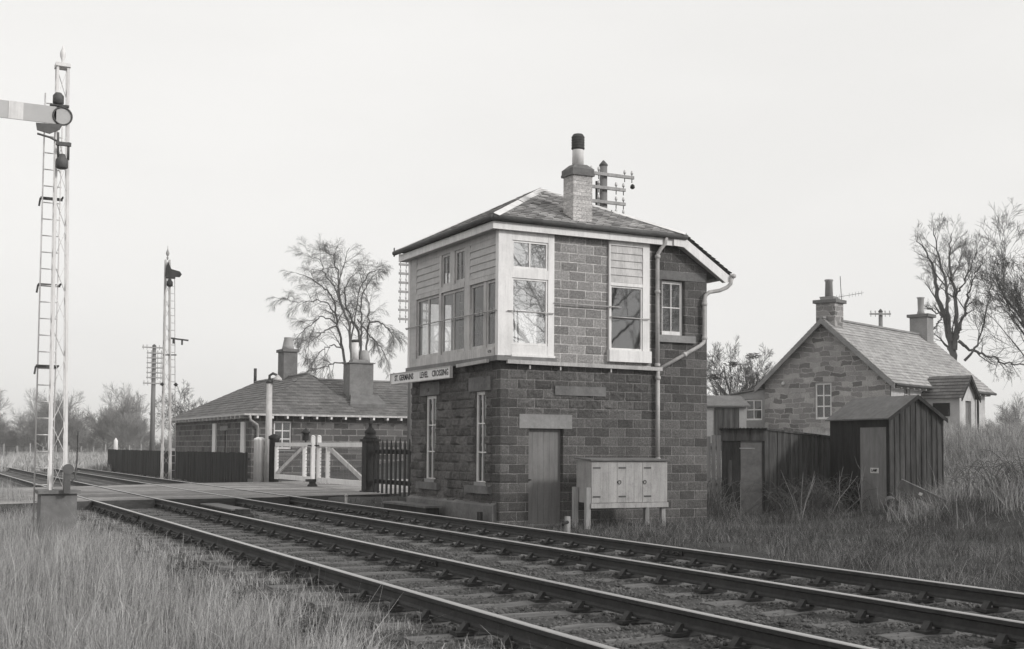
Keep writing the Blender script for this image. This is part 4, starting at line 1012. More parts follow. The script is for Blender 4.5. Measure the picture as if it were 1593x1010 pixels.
# ------------------------------------------------------------------ stone cottage on the bank
AL = R(20.83)
c = thing('stone_cottage', 'rubble stone cottage with grey slate roof, white side wall and porch on the raised bank', 'cottage', (35.19, 36.0, 0), AL)
L, Wd, ze, zr = 9.8, 5.65, 4.12, 6.62
m = MB()
def gable(m, x, hole=None, sgn=1):
    if hole:
        wall_open(m, 'x', x, 0, Wd, .2, ze, [hole])
    else: m.quad((x, 0, .2), (x, 0, ze), (x, Wd, ze), (x, Wd, .2))
    m.add([(x, 0, ze), (x, Wd, ze), (x, Wd / 2, zr)], [(0, 1, 2)])
gable(m, 0, (2.55, 3.3, 2.5, 4.02)); gable(m, L); m.quad((0, Wd, .2), (L, Wd, .2), (L, Wd, ze), (0, Wd, ze))
m.build('gable_wall', 'rubble', c)
m = MB(); wall_open(m, 'y', 0, .05, L, .2, ze, [(1.25, 1.85, 3.05, 4.0), (7.9, 8.5, 2.7, 3.7)]); m.build('side_wall', 'render_white', c)
sash('window', ('x', .05), 2.555, 3.295, 2.51, 4.01, 2, 3, .07, 'white', 'glass', .05, .05, c, False)
for (a, b, lo, hi) in ((1.255, 1.845, 3.06, 3.99), (7.905, 8.495, 2.71, 3.69)): sash('window', ('y', .08), a, b, lo, hi, 2, 2, .06, 'white', 'glass_dark', .05, .035, c, False)
m = MB(); m.box(.45, .4, .5, L - .4, Wd - .4, 4.0); m.build('inner_lining', 'floor_in', c)  # added dark core stands in for the shade inside the rooms
ov = .32
m = MB()
sl = (zr - ze) / (Wd / 2)
slate_face(m, (-ov, -ov, ze - sl * ov + .06), (L + .35, -ov, ze - sl * ov + .06), (L + .35, Wd / 2, zr + .06), (-ov, Wd / 2, zr + .06), 20, .02)
slate_face(m, (L + .35, Wd + ov, ze - sl * ov + .06), (-ov, Wd + ov, ze - sl * ov + .06), (-ov, Wd / 2, zr + .06), (L + .35, Wd / 2, zr + .06), 20, .02)
rf = m.build('roof', 'slate_cottage', c)
m = MB(); m.beam((-ov, Wd / 2, zr + .08), (L + .35, Wd / 2, zr + .08), .2, .08); m.build('ridge_tiles', 'stone', rf)
for s, yy in ((-1, -ov), (1, Wd + ov)):
    m = MB(); p, q = V(-ov - .02, yy, ze - sl * ov - .05), V(-ov - .02, Wd / 2, zr - .05); m.beam(p, q, .05, .24, (1, 0, 0)) if False else m.prism([p + V(0, 0, -.13), p + V(0, 0, .10), q + V(0, 0, .10), q + V(0, 0, -.13)], (.04, 0, 0)); m.build('bargeboard', 'stone', rf)
    m = MB(); m.quad((-ov + .03, yy, ze - sl * ov + .0), (.02, yy, ze - sl * ov + .0), (.02, Wd / 2, zr + .0), (-ov + .03, Wd / 2, zr + .0)); m.build('verge_soffit', 'grey_wood', rf)
m = MB(); m.tube([(-.2, -ov - .04, ze - sl * ov), (L + .35, -ov - .04, ze - sl * ov)], .06, 8); m.build('gutter', 'gutter', rf)
for i in range(17):
    x = .3 + i * .58; m = MB(); m.box(x, -ov, ze - sl * ov - .12, x + .09, -.005, ze - sl * ov - .03); m.build('rafter_end', 'offwhite', rf)
m = MB(); m.tube([(8.7, -.3, 3.8), (8.7, -.1, 3.6), (8.7, -.1, .8)], .05, 8); m.build('downpipe', 'dark_metal', c)
m = MB(); m.box(.0, Wd / 2 - .45, zr - .3, .75, Wd / 2 + .4, 7.32); ch = m.build('chimney', 'rubble', rf)
m = MB(); m.box(-.1, Wd / 2 - .55, 7.32, .85, Wd / 2 + .5, 7.46); m.prism([(.0, Wd / 2 - .4, 7.46), (.75, Wd / 2 - .4, 7.46), (.55, Wd / 2 - .25, 7.62), (.2, Wd / 2 - .25, 7.62)], (0, .6, 0)); m.build('chimney_cap', 'stone_dark', ch)
m = MB(); m.lathe((.375, Wd / 2, 7.55), [(.17, 0), (.15, .7), (.18, .72), (.18, .78), (.14, .79)], 14); m.build('chimney_pot', 'clay', ch)
m = MB(); m.box(9.1, Wd / 2 - .45, zr - .3, 9.8, Wd / 2 + .4, 7.5); ch = m.build('chimney', 'stone', rf)
m = MB(); m.box(9.0, Wd / 2 - .55, 7.5, 9.9, Wd / 2 + .5, 7.64); m.build('chimney_cap', 'stone_dark', ch)
m = MB(); m.lathe((9.45, Wd / 2, 7.6), [(.2, 0), (.14, .25), (.15, .8), (.2, .86)], 12); m.build('chimney_pot', 'clay', ch)
# porch
px0, px1, py0 = 2.9, 4.5, -1.6; pz, pa = 3.55, 4.3
m = MB(); m.quad((px0, py0, .3), (px0, 0, .3), (px0, 0, pz), (px0, py0, pz)); m.quad((px1, 0, .3), (px1, py0, .3), (px1, py0, pz), (px1, 0, pz))
wall_open(m, 'y', py0, px0, px1, .3, pz, [(3.5, 4.1, .9, 3.3)]); m.add([(px0, py0, pz), (px1, py0, pz), ((px0 + px1) / 2, py0, pa)], [(0, 1, 2)])
pw = m.build('porch', 'render_white', c)
m = MB(); m.box(3.5, py0 + .1, .9, 4.1, py0 + .14, 3.3); m.build('porch_door', 'grey_door', pw)
m = MB(); pm = (px0 + px1) / 2
slate_face(m, (px0 - .2, .0, pz - .17), (px0 - .2, py0 - .2, pz - .17), (pm, py0 - .2, pa + .05), (pm, .0, pa + .05), 7, .02)
slate_face(m, (px1 + .2, py0 - .2, pz - .17), (px1 + .2, .0, pz - .17), (pm, .0, pa + .05), (pm, py0 - .2, pa + .05), 7, .02)
m.build('porch_roof', 'slate_house', pw)
m = MB(); m.prism([(px0 - .18, py0 - .19, pz - .3), (px0 - .18, py0 - .19, pz - .18), (pm, py0 - .19, pa + .04), (pm, py0 - .19, pa - .1)], (0, .04, 0)); m.prism([(px1 + .18, py0 - .19, pz - .3), (pm, py0 - .19, pa - .1), (pm, py0 - .19, pa + .04), (px1 + .18, py0 - .19, pz - .18)], (0, .04, 0)); m.build('porch_bargeboard', 'tar', pw)
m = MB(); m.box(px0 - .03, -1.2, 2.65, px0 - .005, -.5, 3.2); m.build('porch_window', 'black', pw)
# lean-to
m = MB(); wall_open(m, 'x', .35, Wd + .01, 7.5, .2, 3.55, [(6.0, 6.85, 2.5, 3.42)]); m.quad((.35, 7.5, .2), (4, 7.5, .2), (4, 7.5, 3.55), (.35, 7.5, 3.55)); m.quad((4, 7.5, .2), (4, Wd, .2), (4, Wd, 3.8), (4, 7.5, 3.6)); m.add([(.35, Wd + .01, 3.55), (.35, 7.5, 3.55), (.35, 7.5, 3.62), (.35, Wd + .01, 3.88)], [(0, 1, 2, 3)])
lt = m.build('lean_to', 'harl', c)
sash('window', ('x', .40), 6.005, 6.845, 2.51, 3.41, 2, 2, .06, 'white', 'glass_dark', .05, .045, c, False)
m = MB(); m.box(.9, 5.9, 2.3, .95, 7.0, 3.5); m.build('inner_lining', 'black', c)  # black panel added so the lean-to window looks unlit
m = MB(); m.prism([(.25, Wd + .01, 3.89), (.25, 7.62, 3.62), (.25, 7.62, 3.68), (.25, Wd + .01, 3.95)], (3.9, 0, 0)); m.build('lean_to_roof', 'felt', lt)
m = MB(); m.lathe((-.05, 4.75, 3.95), [(.02, 0), (.07, .03), (.08, .09), (.05, .15), (.01, .17)], 10); m.build('wall_lamp', 'insul', c)
# aerial
t = thing('tv_aerial', 'thin television aerial on a tall mast lashed to the near cottage chimney', 'aerial', (35.62, 39.15, 6.75), AL)
m = MB(); m.tube([(0, 0, -.1), (-.04, .07, 1.5), (-.05, .08, 1.85)], .016, 6); m.build('pole', 'gutter', t)
m = MB(); m.tube([(-.15, .2, .95), (.85, -.45, 1.18)], .009, 5)
for f in (.0, .12, .25, .5, .62, .75, .88, 1.0):
    p = V(-.15, .2, .95) + f * V(1.0, -.65, .23); m.tube([p + V(0, 0, -.10), p + V(0, 0, .10)], .006, 4); m.tube([p - V(.1, .14, 0), p + V(.1, .14, 0)], .006, 4)
m.build('yagi', 'gutter', t)
# little hut left of the lean-to
t = thing('garden_hut', 'small hut with a dark door and mossy roof left of the cottage lean-to', 'hut', (29.9, 40.9, .9), R(-27))
m = MB(); m.box(-.6, 0, -.3, 1.6, 1.6, 2.1); m.build('wall', 'harl', t); m = MB(); m.box(.28, -.03, -.2, 1.3, -.002, 2.05); m.build('door', 'weathered', t)
m = MB(); m.prism([(-.75, -.15, 2.1), (1.75, -.15, 2.1), (1.5, .8, 2.55), (-.5, .8, 2.55)], (0, .0, .05)); m.prism([(-.75, 1.75, 2.1), (-.5, .8, 2.55), (1.5, .8, 2.55), (1.75, 1.75, 2.1)], (0, 0, .05)); m.build('roof', 'stone_dark', t)
board_fence('paling_fence', 'pale grey paling fence between the signal box and the flat roofed privy', (18.2, 29.0), (22.6, 26.9), -.2, 1.66, .14, 'grey_wood', gap=.03, jitter=.05, posts=2)
# ------------------------------------------------------------------ sheds
p = thing('privy_shed', 'narrow tarred privy with a plain door and flat roof beside the box', 'shed', (17.42, 23.25, -.25), R(-36))
m = MB(); w_ = .98
for i in range(4): m.box(.0 + i * .105, 0, -.1, .0 + (i + 1) * .105 - .004, .03, 1.70)
m.box(.93, 0, -.1, w_, .03, 1.70); m.box(0, .031, -.1, .03, 1.1, 1.95); m.box(w_ - .03, .031, -.1, w_, 1.1, 1.95); m.box(.031, 1.07, -.1, w_ - .031, 1.1, 1.95); m.build('wall', 'tar', p)
m = MB(); m.box(.13, -.006, .65, .22, -.001, 1.25); m.build('worn_board', 'weathered', p)
m = MB(); m.box(-.02, -.02, 1.705, w_ + .02, .03, 1.97); m.build('fascia', 'weathered', p)
m = MB(); m.box(.425, .012, .0, .925, .035, 1.70); d_ = m.build('door', 'felt', p); m = MB(); m.box(.40, .0, 1.52, .75, .011, 1.545); m.build('hinge', 'pale_wood', d_)
m = MB(); n = 26
for i in range(n): m.box(-.06 + i * (w_ + .12) / n, -.08, 1.975, -.06 + (i + .75) * (w_ + .12) / n, 1.2, 1.975 + .03 + .012 * (i % 2))
m.box(-.06, -.06, 1.972, w_ + .06, 1.18, 1.99); m.build('roof', 'tar', p)
board_fence('screen_fence', 'weathered dark board screen with a cap rail joining the privy to the pitched roof hut', (18.26, 22.74), (20.75, 23.25), -.2, 1.72, .155, 'weathered', gap=.012, cap=True, zq=1.56)
s = thing('lamp_hut', 'tarred timber hut with a pitched felt roof and a plated door, beside the overgrown bank', 'shed', (19.78, 20.28, -.2), R(-7))
W2, L2, he, hr = 1.45, 2.25, 2.2, 2.68
m = MB(); nb = 10
for i in range(nb):
    a, b = i * W2 / nb, (i + 1) * W2 / nb
    top = lambda x: he + (hr - he) * (1 - abs(x - W2 / 2) / (W2 / 2))
    m.prism([(a + .004, 0, -.15), (b - .004, 0, -.15), (b - .004, 0, top(b) - .02), (a + .004, 0, top(a) - .02)], (0, .025, 0))
m.build('gable_boarding', 'weathered', s)
for i in range(nb + 1):
    x = i * W2 / nb; m = MB(); m.box(x - .012, -.018, -.15, x + .012, -.001, he + (hr - he) * (1 - abs(x - W2 / 2) / (W2 / 2)) - .04); m.build('batten', 'weathered', s)
m = MB(); da, db = .12, 1.08
for a, b in ((.03, da), (db, L2)):
    k = max(1, int((b - a) / .15))
    for i in range(k): m.box(0, a + (b - a) * i / k + .002, -.15, .025, a + (b - a) * (i + 1) / k - .002, he)
m.box(0, da, 1.985, .025, db, he); m.box(W2 - .025, .03, -.15, W2, L2, he); m.box(.03, L2 - .025, -.15, W2 - .03, L2, he); m.build('side_boarding', 'tar', s)
m = MB(); m.box(.008, da + .004, .06, .03, db - .004, 1.98); dr = m.build('door', 'hut_door', s)
m = MB(); m.box(-.006, .40, .94, .007, .69, 1.06); 
m.v = [(x, .545 + (y - .545), z) for x, y, z in m.v]; pl = m.build('name_plate', 'white', dr)
fr = WM[s.name] @ Matrix(((0, 0, -1, -.0075), (-1, 0, 0, .545), (0, 1, 0, 1.0), (0, 0, 0, 1)))
text_mesh('lettering', 'LAMP', 'ink', .085, fr, pl, 1.0, bold=.003)
m = MB(); ovh = .08
k_ = (hr - he) / (W2 / 2)
for sx, xx in ((-1, -ovh), (1, W2 + ovh)):
    zl = he - k_ * ovh; n = 5
    a = V(xx, -ovh, zl); b = V(W2 / 2, -ovh, hr)
    for (yy0, yy1, dz) in ((-ovh, .78, .03), (.77, 1.6, .034), (1.59, L2 + ovh, .03)):
        P = [V(xx, yy0, zl), V(W2 / 2, yy0, hr), V(W2 / 2, yy1, hr), V(xx, yy1, zl)]
        T = [q_ + V(0, 0, dz) for q_ in P]; m.add(P + T, [(0, 1, 2, 3), (7, 6, 5, 4), (0, 4, 5, 1), (2, 6, 7, 3), (0, 3, 7, 4)])
m.build('roof', 'felt', s)
m = MB()
for xx in (-ovh, W2 + ovh):
    m.prism([(xx, -ovh - .012, he - k_ * ovh - .06), (W2 / 2, -ovh - .012, hr - .06), (W2 / 2, -ovh - .012, hr + .034), (xx, -ovh - .012, he - k_ * ovh + .034)], (0, .011, 0))
m.build('bargeboard', 'tar', s)
# junk at the hut
m = MB(); n = 20
vs = []; 
for (yy, r) in ((-.36, .19), (.0, .15), (.36, .13)):
    for j in range(n): vs.append((r * math.cos(2 * math.pi * j / n), yy, r * math.sin(2 * math.pi * j / n)))
fs = [(i * n + j, i * n + (j + 1) % n, (i + 1) * n + (j + 1) % n, (i + 1) * n + j) for i in range(2) for j in range(n)]
m.add(vs, fs, smooth=True); m.add([(x * .9, y, z * .9) for x, y, z in vs], [f[::-1] for f in fs]); 
for k in (0, 2): m.add([vs[k * n + j] for j in range(n)] + [(vs[k * n + j][0] * .9, vs[k * n + j][1], vs[k * n + j][2] * .9) for j in range(n)], [(j, (j + 1) % n, n + (j + 1) % n, n + j) for j in range(n)])
o = m.build('clay_pipe', 'worn_iron'); o.location = (19.1, 19.55, .10); o.rotation_euler = (.12, 0, R(-40)); tag(o, 'short flared open pipe lying beside the hut door', 'pipe')
t = thing('leaning_plank', 'weathered plank with a small pale tag lying aslant from the hut to the grass', 'plank', (18.4, 17.8, .1))
m = MB(); m.beam((17.9, 18.1, .60), (18.75, 17.55, .12), .22, .04, (.3, .9, .5)); m.build('board', 'grey_wood', t, True)
m = MB(); m.beam((18.22, 17.893, .419), (18.27, 17.861, .391), .06, .05, (.3, .9, .5)); m.build('tag', 'white', t, True)

# ------------------------------------------------------------------ trees
def polys_mesh(name, polys, mat, parent):
    vs, qs, base = [], [], 0
    for P, rad, n in polys:
        P = np.asarray(P); k = len(P); rad = np.asarray(rad)
        T = np.gradient(P, axis=0); T /= (np.linalg.norm(T, axis=1)[:, None] + 1e-9)
        ref = np.where(np.abs(T[:, 2:3]) < .9, np.array([[0, 0, 1.]]), np.array([[1., 0, 0]]))
        A = np.cross(T, ref); A /= (np.linalg.norm(A, axis=1)[:, None] + 1e-9); B = np.cross(T, A)
        th = np.arange(n) * 2 * np.pi / n
        vs.append((P[:, None] + rad[:, None, None] * (np.cos(th)[None, :, None] * A[:, None] + np.sin(th)[None, :, None] * B[:, None])).reshape(-1, 3))
        i, j = np.meshgrid(np.arange(k - 1), np.arange(n), indexing='ij'); j2 = (j + 1) % n
        qs.append(np.stack([i * n + j, i * n + j2, (i + 1) * n + j2, (i + 1) * n + j], -1).reshape(-1, 4) + base); base += k * n
    return np_mesh(name, np.concatenate(vs), np.concatenate(qs), mat=mat, parent=parent, smooth=True)
class Tree:
    def __init__(s, seed, rmin=.012, droop=0., up=.05, wig=.13, maxl=5, dens=1.0, kids=(5, 9), ang=(25, 60), ratio=(.35, .62)):
        s.r = np.random.default_rng(seed); s.limbs = []; s.twigs = []; s.lk = None; s.lf = 1.0; s.__dict__.update(rmin=rmin, droop=droop, up=up, wig=wig, maxl=maxl, dens=dens, kids=kids, ang=ang, ratio=ratio)
    def side(s, d):
        r = s.r; v = np.cross(d, r.normal(size=3)); v /= np.linalg.norm(v) + 1e-9
        a = math.radians(r.uniform(*s.ang)); return unit(math.cos(a) * d + math.sin(a) * v)
    def path(s, P, rad, lvl):
        n = 8 if lvl == 0 else 6 if lvl == 1 else 4 if lvl == 2 else 3
        (s.limbs if lvl <= 1 else s.twigs).append((P, rad, n))
    def grow(s, p, d, L, r0, lvl):
        r = s.r; n = max(3, min(9, int(L / (.35 if lvl < 3 else .25))))
        P = [p]; R_ = [r0]; dd = d
        tip = max(s.rmin * .6, r0 * .22)
        for i in range(n):
            f = (i + 1) / n
            dd = unit(dd + r.normal(size=3) * s.wig + V(0, 0, s.up * (1 if lvl < 4 else .6)) - V(0, 0, s.droop * (0, .0, .55, 1.0, 1.3, 1.3)[lvl] * f))
            P.append(P[-1] + dd * L / n); R_.append(r0 + (tip - r0) * f)
        s.path(np.array(P), np.array(R_), lvl); s.spawn(np.array(P), np.array(R_), L, lvl)
    def spawn(s, P, R_, L, lvl, t0=.25, k=None):
        if lvl >= s.maxl: return
        r = s.r; k = k or max(2, int(round(r.uniform(*s.kids) * s.dens)))
        for i in range(k):
            t = t0 + (1 - t0) * (i + r.random()) / k; f = t * (len(P) - 1); a = min(int(f), len(P) - 2); f -= a
            p = P[a] + (P[a + 1] - P[a]) * f; d = unit(P[a + 1] - P[a]); rad = R_[a] + (R_[a + 1] - R_[a]) * f
            Lc = L * r.uniform(*s.ratio) * (1.2 - .55 * t)
            if Lc < .15: continue
            s.grow(p, s.side(d), Lc, max(s.rmin, min(rad * .7, rad * r.uniform(.35, .6))), lvl + 1)
    def emit(s, name, label, loc, group=None, mats=('bark', 'twig'), rz=0):
        t = thing(name, label, 'tree', loc, rz, group)
        polys_mesh('trunk', s.limbs, mats[0], t); polys_mesh('crown', s.twigs, mats[1], t)
        return t
def limb_tree(T, limbs, org, scale, yaw, depth=1.4):
    """limbs: lists of (cx, cy, r) outlines in metres across / up, spread in depth"""
    ax_ = V(math.cos(yaw), -math.sin(yaw), 0); fw = V(math.sin(yaw), math.cos(yaw), 0)
    for pts, r0, r1, dz, L in limbs:
        n = len(pts); P = []
        for i, (cx, cy) in enumerate(pts):
            a = (cx - org[0]) * scale; b = (org[1] - cy) * scale
            P.append(ax_ * a + V(0, 0, b) + fw * dz * (i / (n - 1)) ** 1.2)
        P = np.array(P); tt = np.linspace(0, n - 1, n * 4)
        Q = np.stack([np.interp(tt, np.arange(n), P[:, k]) for k in range(3)], -1)
        Q[1:-1] = (Q[:-2] + 2 * Q[1:-1] + Q[2:]) / 4; Q[1:-1] = (Q[:-2] + 2 * Q[1:-1] + Q[2:]) / 4
        Q[2:] += T.r.normal(size=(len(Q) - 2, 3)) * .05
        rad = np.linspace(r0, r1, len(Q)); T.path(Q, rad, 0 if r0 > .12 else 1); T.spawn(Q, rad, L * T.lf, 1, .3, T.lk)
# weeping tree behind the crossing house
T = Tree(5, .0048, droop=.34, up=.03, wig=.07, maxl=4, dens=1.0, kids=(7, 10), ang=(20, 50), ratio=(.42, .75)); T.lk = 14
W = [([(600, 1530), (575, 1190), (560, 860), (530, 680), (500, 560), (485, 430), (430, 360), (340, 280), (220, 240)], .13, .018, .8, 3.2),
     ([(615, 1530), (600, 1190), (600, 800), (590, 600), (550, 520), (500, 400), (520, 300), (545, 200), (580, 90)], .14, .018, -1.2, 3.0),
     ([(625, 1530), (640, 1190), (650, 800), (655, 640), (600, 560), (550, 430), (545, 330), (600, 250), (640, 210)], .12, .018, 1.5, 3.0),
     ([(635, 1530), (660, 1190), (665, 700), (670, 600), (665, 480), (690, 340), (760, 260)], .12, .018, -.8, 2.8),
     ([(650, 1530), (700, 1190), (705, 780), (715, 600), (720, 480), (690, 380), (640, 230)], .10, .018, 1.0, 2.8),
     ([(505, 600), (440, 550), (380, 545), (320, 600), (250, 660), (200, 700)], .055, .012, 1.4, 2.2),
     ([(540, 760), (470, 740), (420, 770), (330, 860), (280, 830)], .055, .012, -1.2, 2.0),
     ([(485, 520), (420, 440), (330, 430), (230, 440), (120, 400)], .055, .012, 2.0, 2.2),
     ([(720, 580), (800, 575), (860, 640), (890, 690)], .07, .02, -1.2, 2.2),
     ([(500, 610), (440, 630), (380, 690), (330, 720), (300, 800)], .06, .02, -1.4, 2.2),
     ([(560, 860), (480, 860), (420, 885), (330, 920)], .06, .02, .6, 2.0),
     ([(540, 500), (480, 330), (420, 280), (390, 180), (290, 150)], .055, .012, -1.8, 2.4),
     ([(640, 560), (700, 640), (760, 700), (820, 760), (860, 860)], .06, .02, 1.5, 2.4),
     ([(600, 700), (640, 430), (700, 250), (790, 240)], .055, .012, -1.6, 2.4),
     ([(520, 420), (500, 250), (480, 120), (400, 90)], .07, .02, .6, 2.4)]
limb_tree(T, W, (620, 1520), .0103, R(20), 1)
T.emit('weeping_tree', 'bare weeping tree with drooping limbs rising behind the block house roof', (28.65, 80.7, .3))
# big bare tree at the right behind the cottage
T = Tree(9, .0055, droop=.0, up=.07, wig=.09, maxl=5, dens=1.0, kids=(4, 6), ang=(22, 48), ratio=(.42, .72)); T.lk = 14; T.lf = .85
Rr = [([(300, 1470), (300, 1250), (300, 810), (285, 740), (260, 600), (215, 470), (210, 330), (180, 240), (110, 130)], .27, .02, .8, 3.2),
      ([(290, 740), (275, 580), (275, 430), (235, 320), (215, 200), (200, 120)], .12, .02, -1.0, 2.8),
      ([(310, 790), (320, 600), (315, 480), (290, 330), (290, 230), (300, 120)], .14, .02, .5, 2.8),
      ([(320, 730), (345, 640), (370, 560), (400, 420), (440, 330), (490, 210)], .12, .02, 1.4, 2.8),
      ([(315, 490), (350, 440), (400, 340), (420, 260)], .07, .015, -1.4, 2.4),
      ([(330, 740), (400, 790), (480, 825), (575, 860), (700, 880)], .10, .03, 1.0, 2.4),
      ([(360, 850), (410, 800), (450, 680), (480, 560), (500, 430)], .08, .018, -1.4, 2.4),
      ([(245, 600), (200, 560), (150, 535)], .05, .02, .5, 1.2),
      ([(245, 600), (215, 650), (205, 700)], .05, .02, -.5, 1.0),
      ([(290, 420), (340, 300), (370, 180)], .06, .014, 1.2, 2.2)]
limb_tree(T, Rr, (300, 1461), .01035, R(46), 1)
T.emit('bare_tree', 'large bare tree with several tall stems behind the right end of the cottage roof', (54.3, 50.6, .1), 'bare trees around the cottage')
def auto_tree(seed, H, trunk_h, r0, nl, spread, **kw):
    T = Tree(seed, **kw); r = T.r
    P = np.array([[0, 0, -.4], [.05, 0, trunk_h * .5], [0, .05, trunk_h], [.1, .1, trunk_h * 1.25]]); rad = np.array([r0 * 1.15, r0, r0 * .9, r0 * .6]); T.path(P, rad, 0)
    for i in range(nl):
        az = 2 * math.pi * (i + r.uniform(-.3, .3)) / nl; el = r.uniform(*spread)
        d = V(math.cos(az) * math.cos(el), math.sin(az) * math.cos(el), math.sin(el))
        T.grow(V(0, 0, trunk_h * r.uniform(.7, 1.1)), d, (H - trunk_h) * r.uniform(.75, 1.0) * (.75 + .25 * math.sin(el)), r0 * r.uniform(.4, .6), 1)
    return T
T = auto_tree(21, 6.3, 1.9, .24, 11, (.1, 1.4), rmin=.009, up=.06, wig=.08, maxl=5, kids=(4, 6), ang=(22, 48), ratio=(.42, .7), dens=1.05)
nt = T.emit('bare_tree', 'round crowned bare tree with dark nests between the signal box and the cottage', (46.6, 60.2, 1.0), 'bare trees around the cottage')
for i, (dx, dz, lab) in enumerate(((-1.7, 4.7, 'dark rook nest lowest on the left side of the round bare tree'), (-.55, 5.5, 'dark rook nest second from the left, high in the round bare tree'), (.75, 6.0, 'dark rook nest topmost in the round bare tree'))):
    m = MB(); q_ = random.Random(i)
    for k in range(46):
        a = V(q_.gauss(0, .17), q_.gauss(0, .17), q_.gauss(0, .09)); m.tube([a - V(q_.uniform(-.2, .2), q_.uniform(-.2, .2), q_.uniform(-.07, .07)), a + V(q_.uniform(-.2, .2), q_.uniform(-.2, .2), q_.uniform(-.07, .07))], .022, 4)
    o = m.build('nest', 'twig'); o.location = (46.6 + dx * .8, 60.2 - dx * .6, 1.0 + dz); tag(o, lab, 'nest', 'rook nests in the round tree')
T = auto_tree(33, 11, 3, .32, 9, (.5, 1.45), rmin=.009, up=.06, wig=.09, maxl=5, kids=(4, 6), ang=(22, 48), ratio=(.42, .72), dens=1.1)
T.emit('bare_tree', 'tall bare tree at the far right edge, its branches reaching over the cottage end', (58.2, 47.6, 1.6), 'bare trees around the cottage')
T = auto_tree(44, 5.9, 1.3, .18, 8, (.25, 1.4), rmin=.010, up=.05, wig=.11, maxl=5, kids=(4, 6), ang=(25, 55), ratio=(.42, .7), dens=1.0)
T.emit('bare_tree', 'smaller dark bare tree just left of the block house roof', (21.0, 95.5, .3))
T = auto_tree(55, 14, 3.5, .3, 9, (.5, 1.4), rmin=.012, up=.05, wig=.09, maxl=5, kids=(4, 6), ang=(25, 50), ratio=(.42, .72), dens=1.0)
T.emit('bare_tree', 'tall bare tree behind the camera, mirrored in the end windows of the signal box', (29, -5, -.2))
# far wood on the left and right
protos = []
for k, (sd, H) in enumerate(((61, 7.5), (62, 6.5), (63, 8.5))):
    T = auto_tree(sd, H, .9, .14, 11, (.25, 1.5), rmin=.014, up=.07, wig=.10, maxl=4, kids=(6, 9), ang=(20, 50), ratio=(.4, .7), dens=1.0)
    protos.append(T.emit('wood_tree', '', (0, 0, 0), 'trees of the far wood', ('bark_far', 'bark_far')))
rr = random.Random(4); spots = []
for i in range(70):
    f = (i + rr.uniform(-.5, .5)) / 70
    D_ = rr.uniform(128, 185); yaw_ = R(2.5 + 10.8 * f)
    spots.append((D_ * math.sin(yaw_), D_ * math.cos(yaw_), (.95 if f < .72 else .55) * (.8 + .35 * math.sin(f * 23))))
for i in range(14):
    yaw_ = R(40 + 13 * (i + rr.uniform(-.4, .4)) / 14); D_ = rr.uniform(105, 130); spots.append((D_ * math.sin(yaw_), D_ * math.cos(yaw_), .8))
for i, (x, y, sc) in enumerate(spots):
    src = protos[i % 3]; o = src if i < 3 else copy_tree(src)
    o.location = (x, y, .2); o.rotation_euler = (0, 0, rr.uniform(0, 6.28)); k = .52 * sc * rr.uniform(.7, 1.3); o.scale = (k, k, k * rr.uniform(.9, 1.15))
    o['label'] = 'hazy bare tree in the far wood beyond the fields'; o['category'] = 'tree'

# ------------------------------------------------------------------ grass and weeds
CAMZ = 1.27
def in_view(x, y, m=.03):
    a = np.arctan2(x, y); return (a > R(27 - 23.5) - m) & (a < R(27 + 23.5) + m) & (y > 0)
def grass(name, label, pts, h, w, mat, lean=.35, wind=(0, 0), z=None, cat='grass'):
    x, y = pts; N = len(x); z = ground_z(x, y, False) - .03 if z is None else z
    az = rng.uniform(0, 6.28, N); ln = np.abs(rng.normal(0, lean, N)) ; h = h * rng.uniform(.25, 1.3, N) * np.where(rng.random(N) < .05, 1.5, 1)
    wf = .55 * lean; dx, dy = np.cos(az) * ln + wind[0] + wf * 1.6 * vnoise(x, y, 1.6, 21.), np.sin(az) * ln + wind[1] + wf * 1.6 * vnoise(x, y, 1.6, 33.)
    fa = rng.uniform(0, 6.28, N); wx, wy = np.cos(fa) * w / 2, np.sin(fa) * w / 2
    B = np.stack([x, y, z], -1); D1 = np.stack([dx * .28, dy * .28, np.full(N, .55)], -1) * h[:, None]; D2 = np.stack([dx, dy, 1 - .35 * ln], -1) * h[:, None]
    Wv = np.stack([wx, wy, np.zeros(N)], -1)
    vs = np.stack([B - Wv, B + Wv, B + D1 + Wv * .7, B + D1 - Wv * .7, B + D2], 1).reshape(-1, 3)
    i = np.arange(N)[:, None] * 5
    q = i + np.array([[0, 1, 2, 3]]); t = i + np.array([[3, 2, 4]])
    c = rng.random(N); uv = np.repeat(np.stack([c, np.zeros(N)], -1), 5, 0)
    return tag(np_mesh(name, vs, q, t, uv, mat), label, cat, kind='stuff')
def scatter(N, x0, x1, y0, y1, power=1.0, clump=0., cs=.6, per=1, spread=.07):
    n = N // per
    x = rng.uniform(x0, x1, n); y = y0 + (y1 - y0) * rng.random(n) ** power
    k = in_view(x, y); x, y = x[k], y[k]
    if clump:
        v = vnoise(x, y, cs, 4.) ; k = rng.random(len(x)) < np.clip(.5 + clump * v, 0.02, 1); x, y = x[k], y[k]
    if per > 1:
        sz = np.repeat(rng.uniform(.4, 1.5, len(x)), per)
        x = np.repeat(x, per) + rng.normal(0, spread, len(x) * per) * sz; y = np.repeat(y, per) + rng.normal(0, spread, len(y) * per) * sz
    return x, y
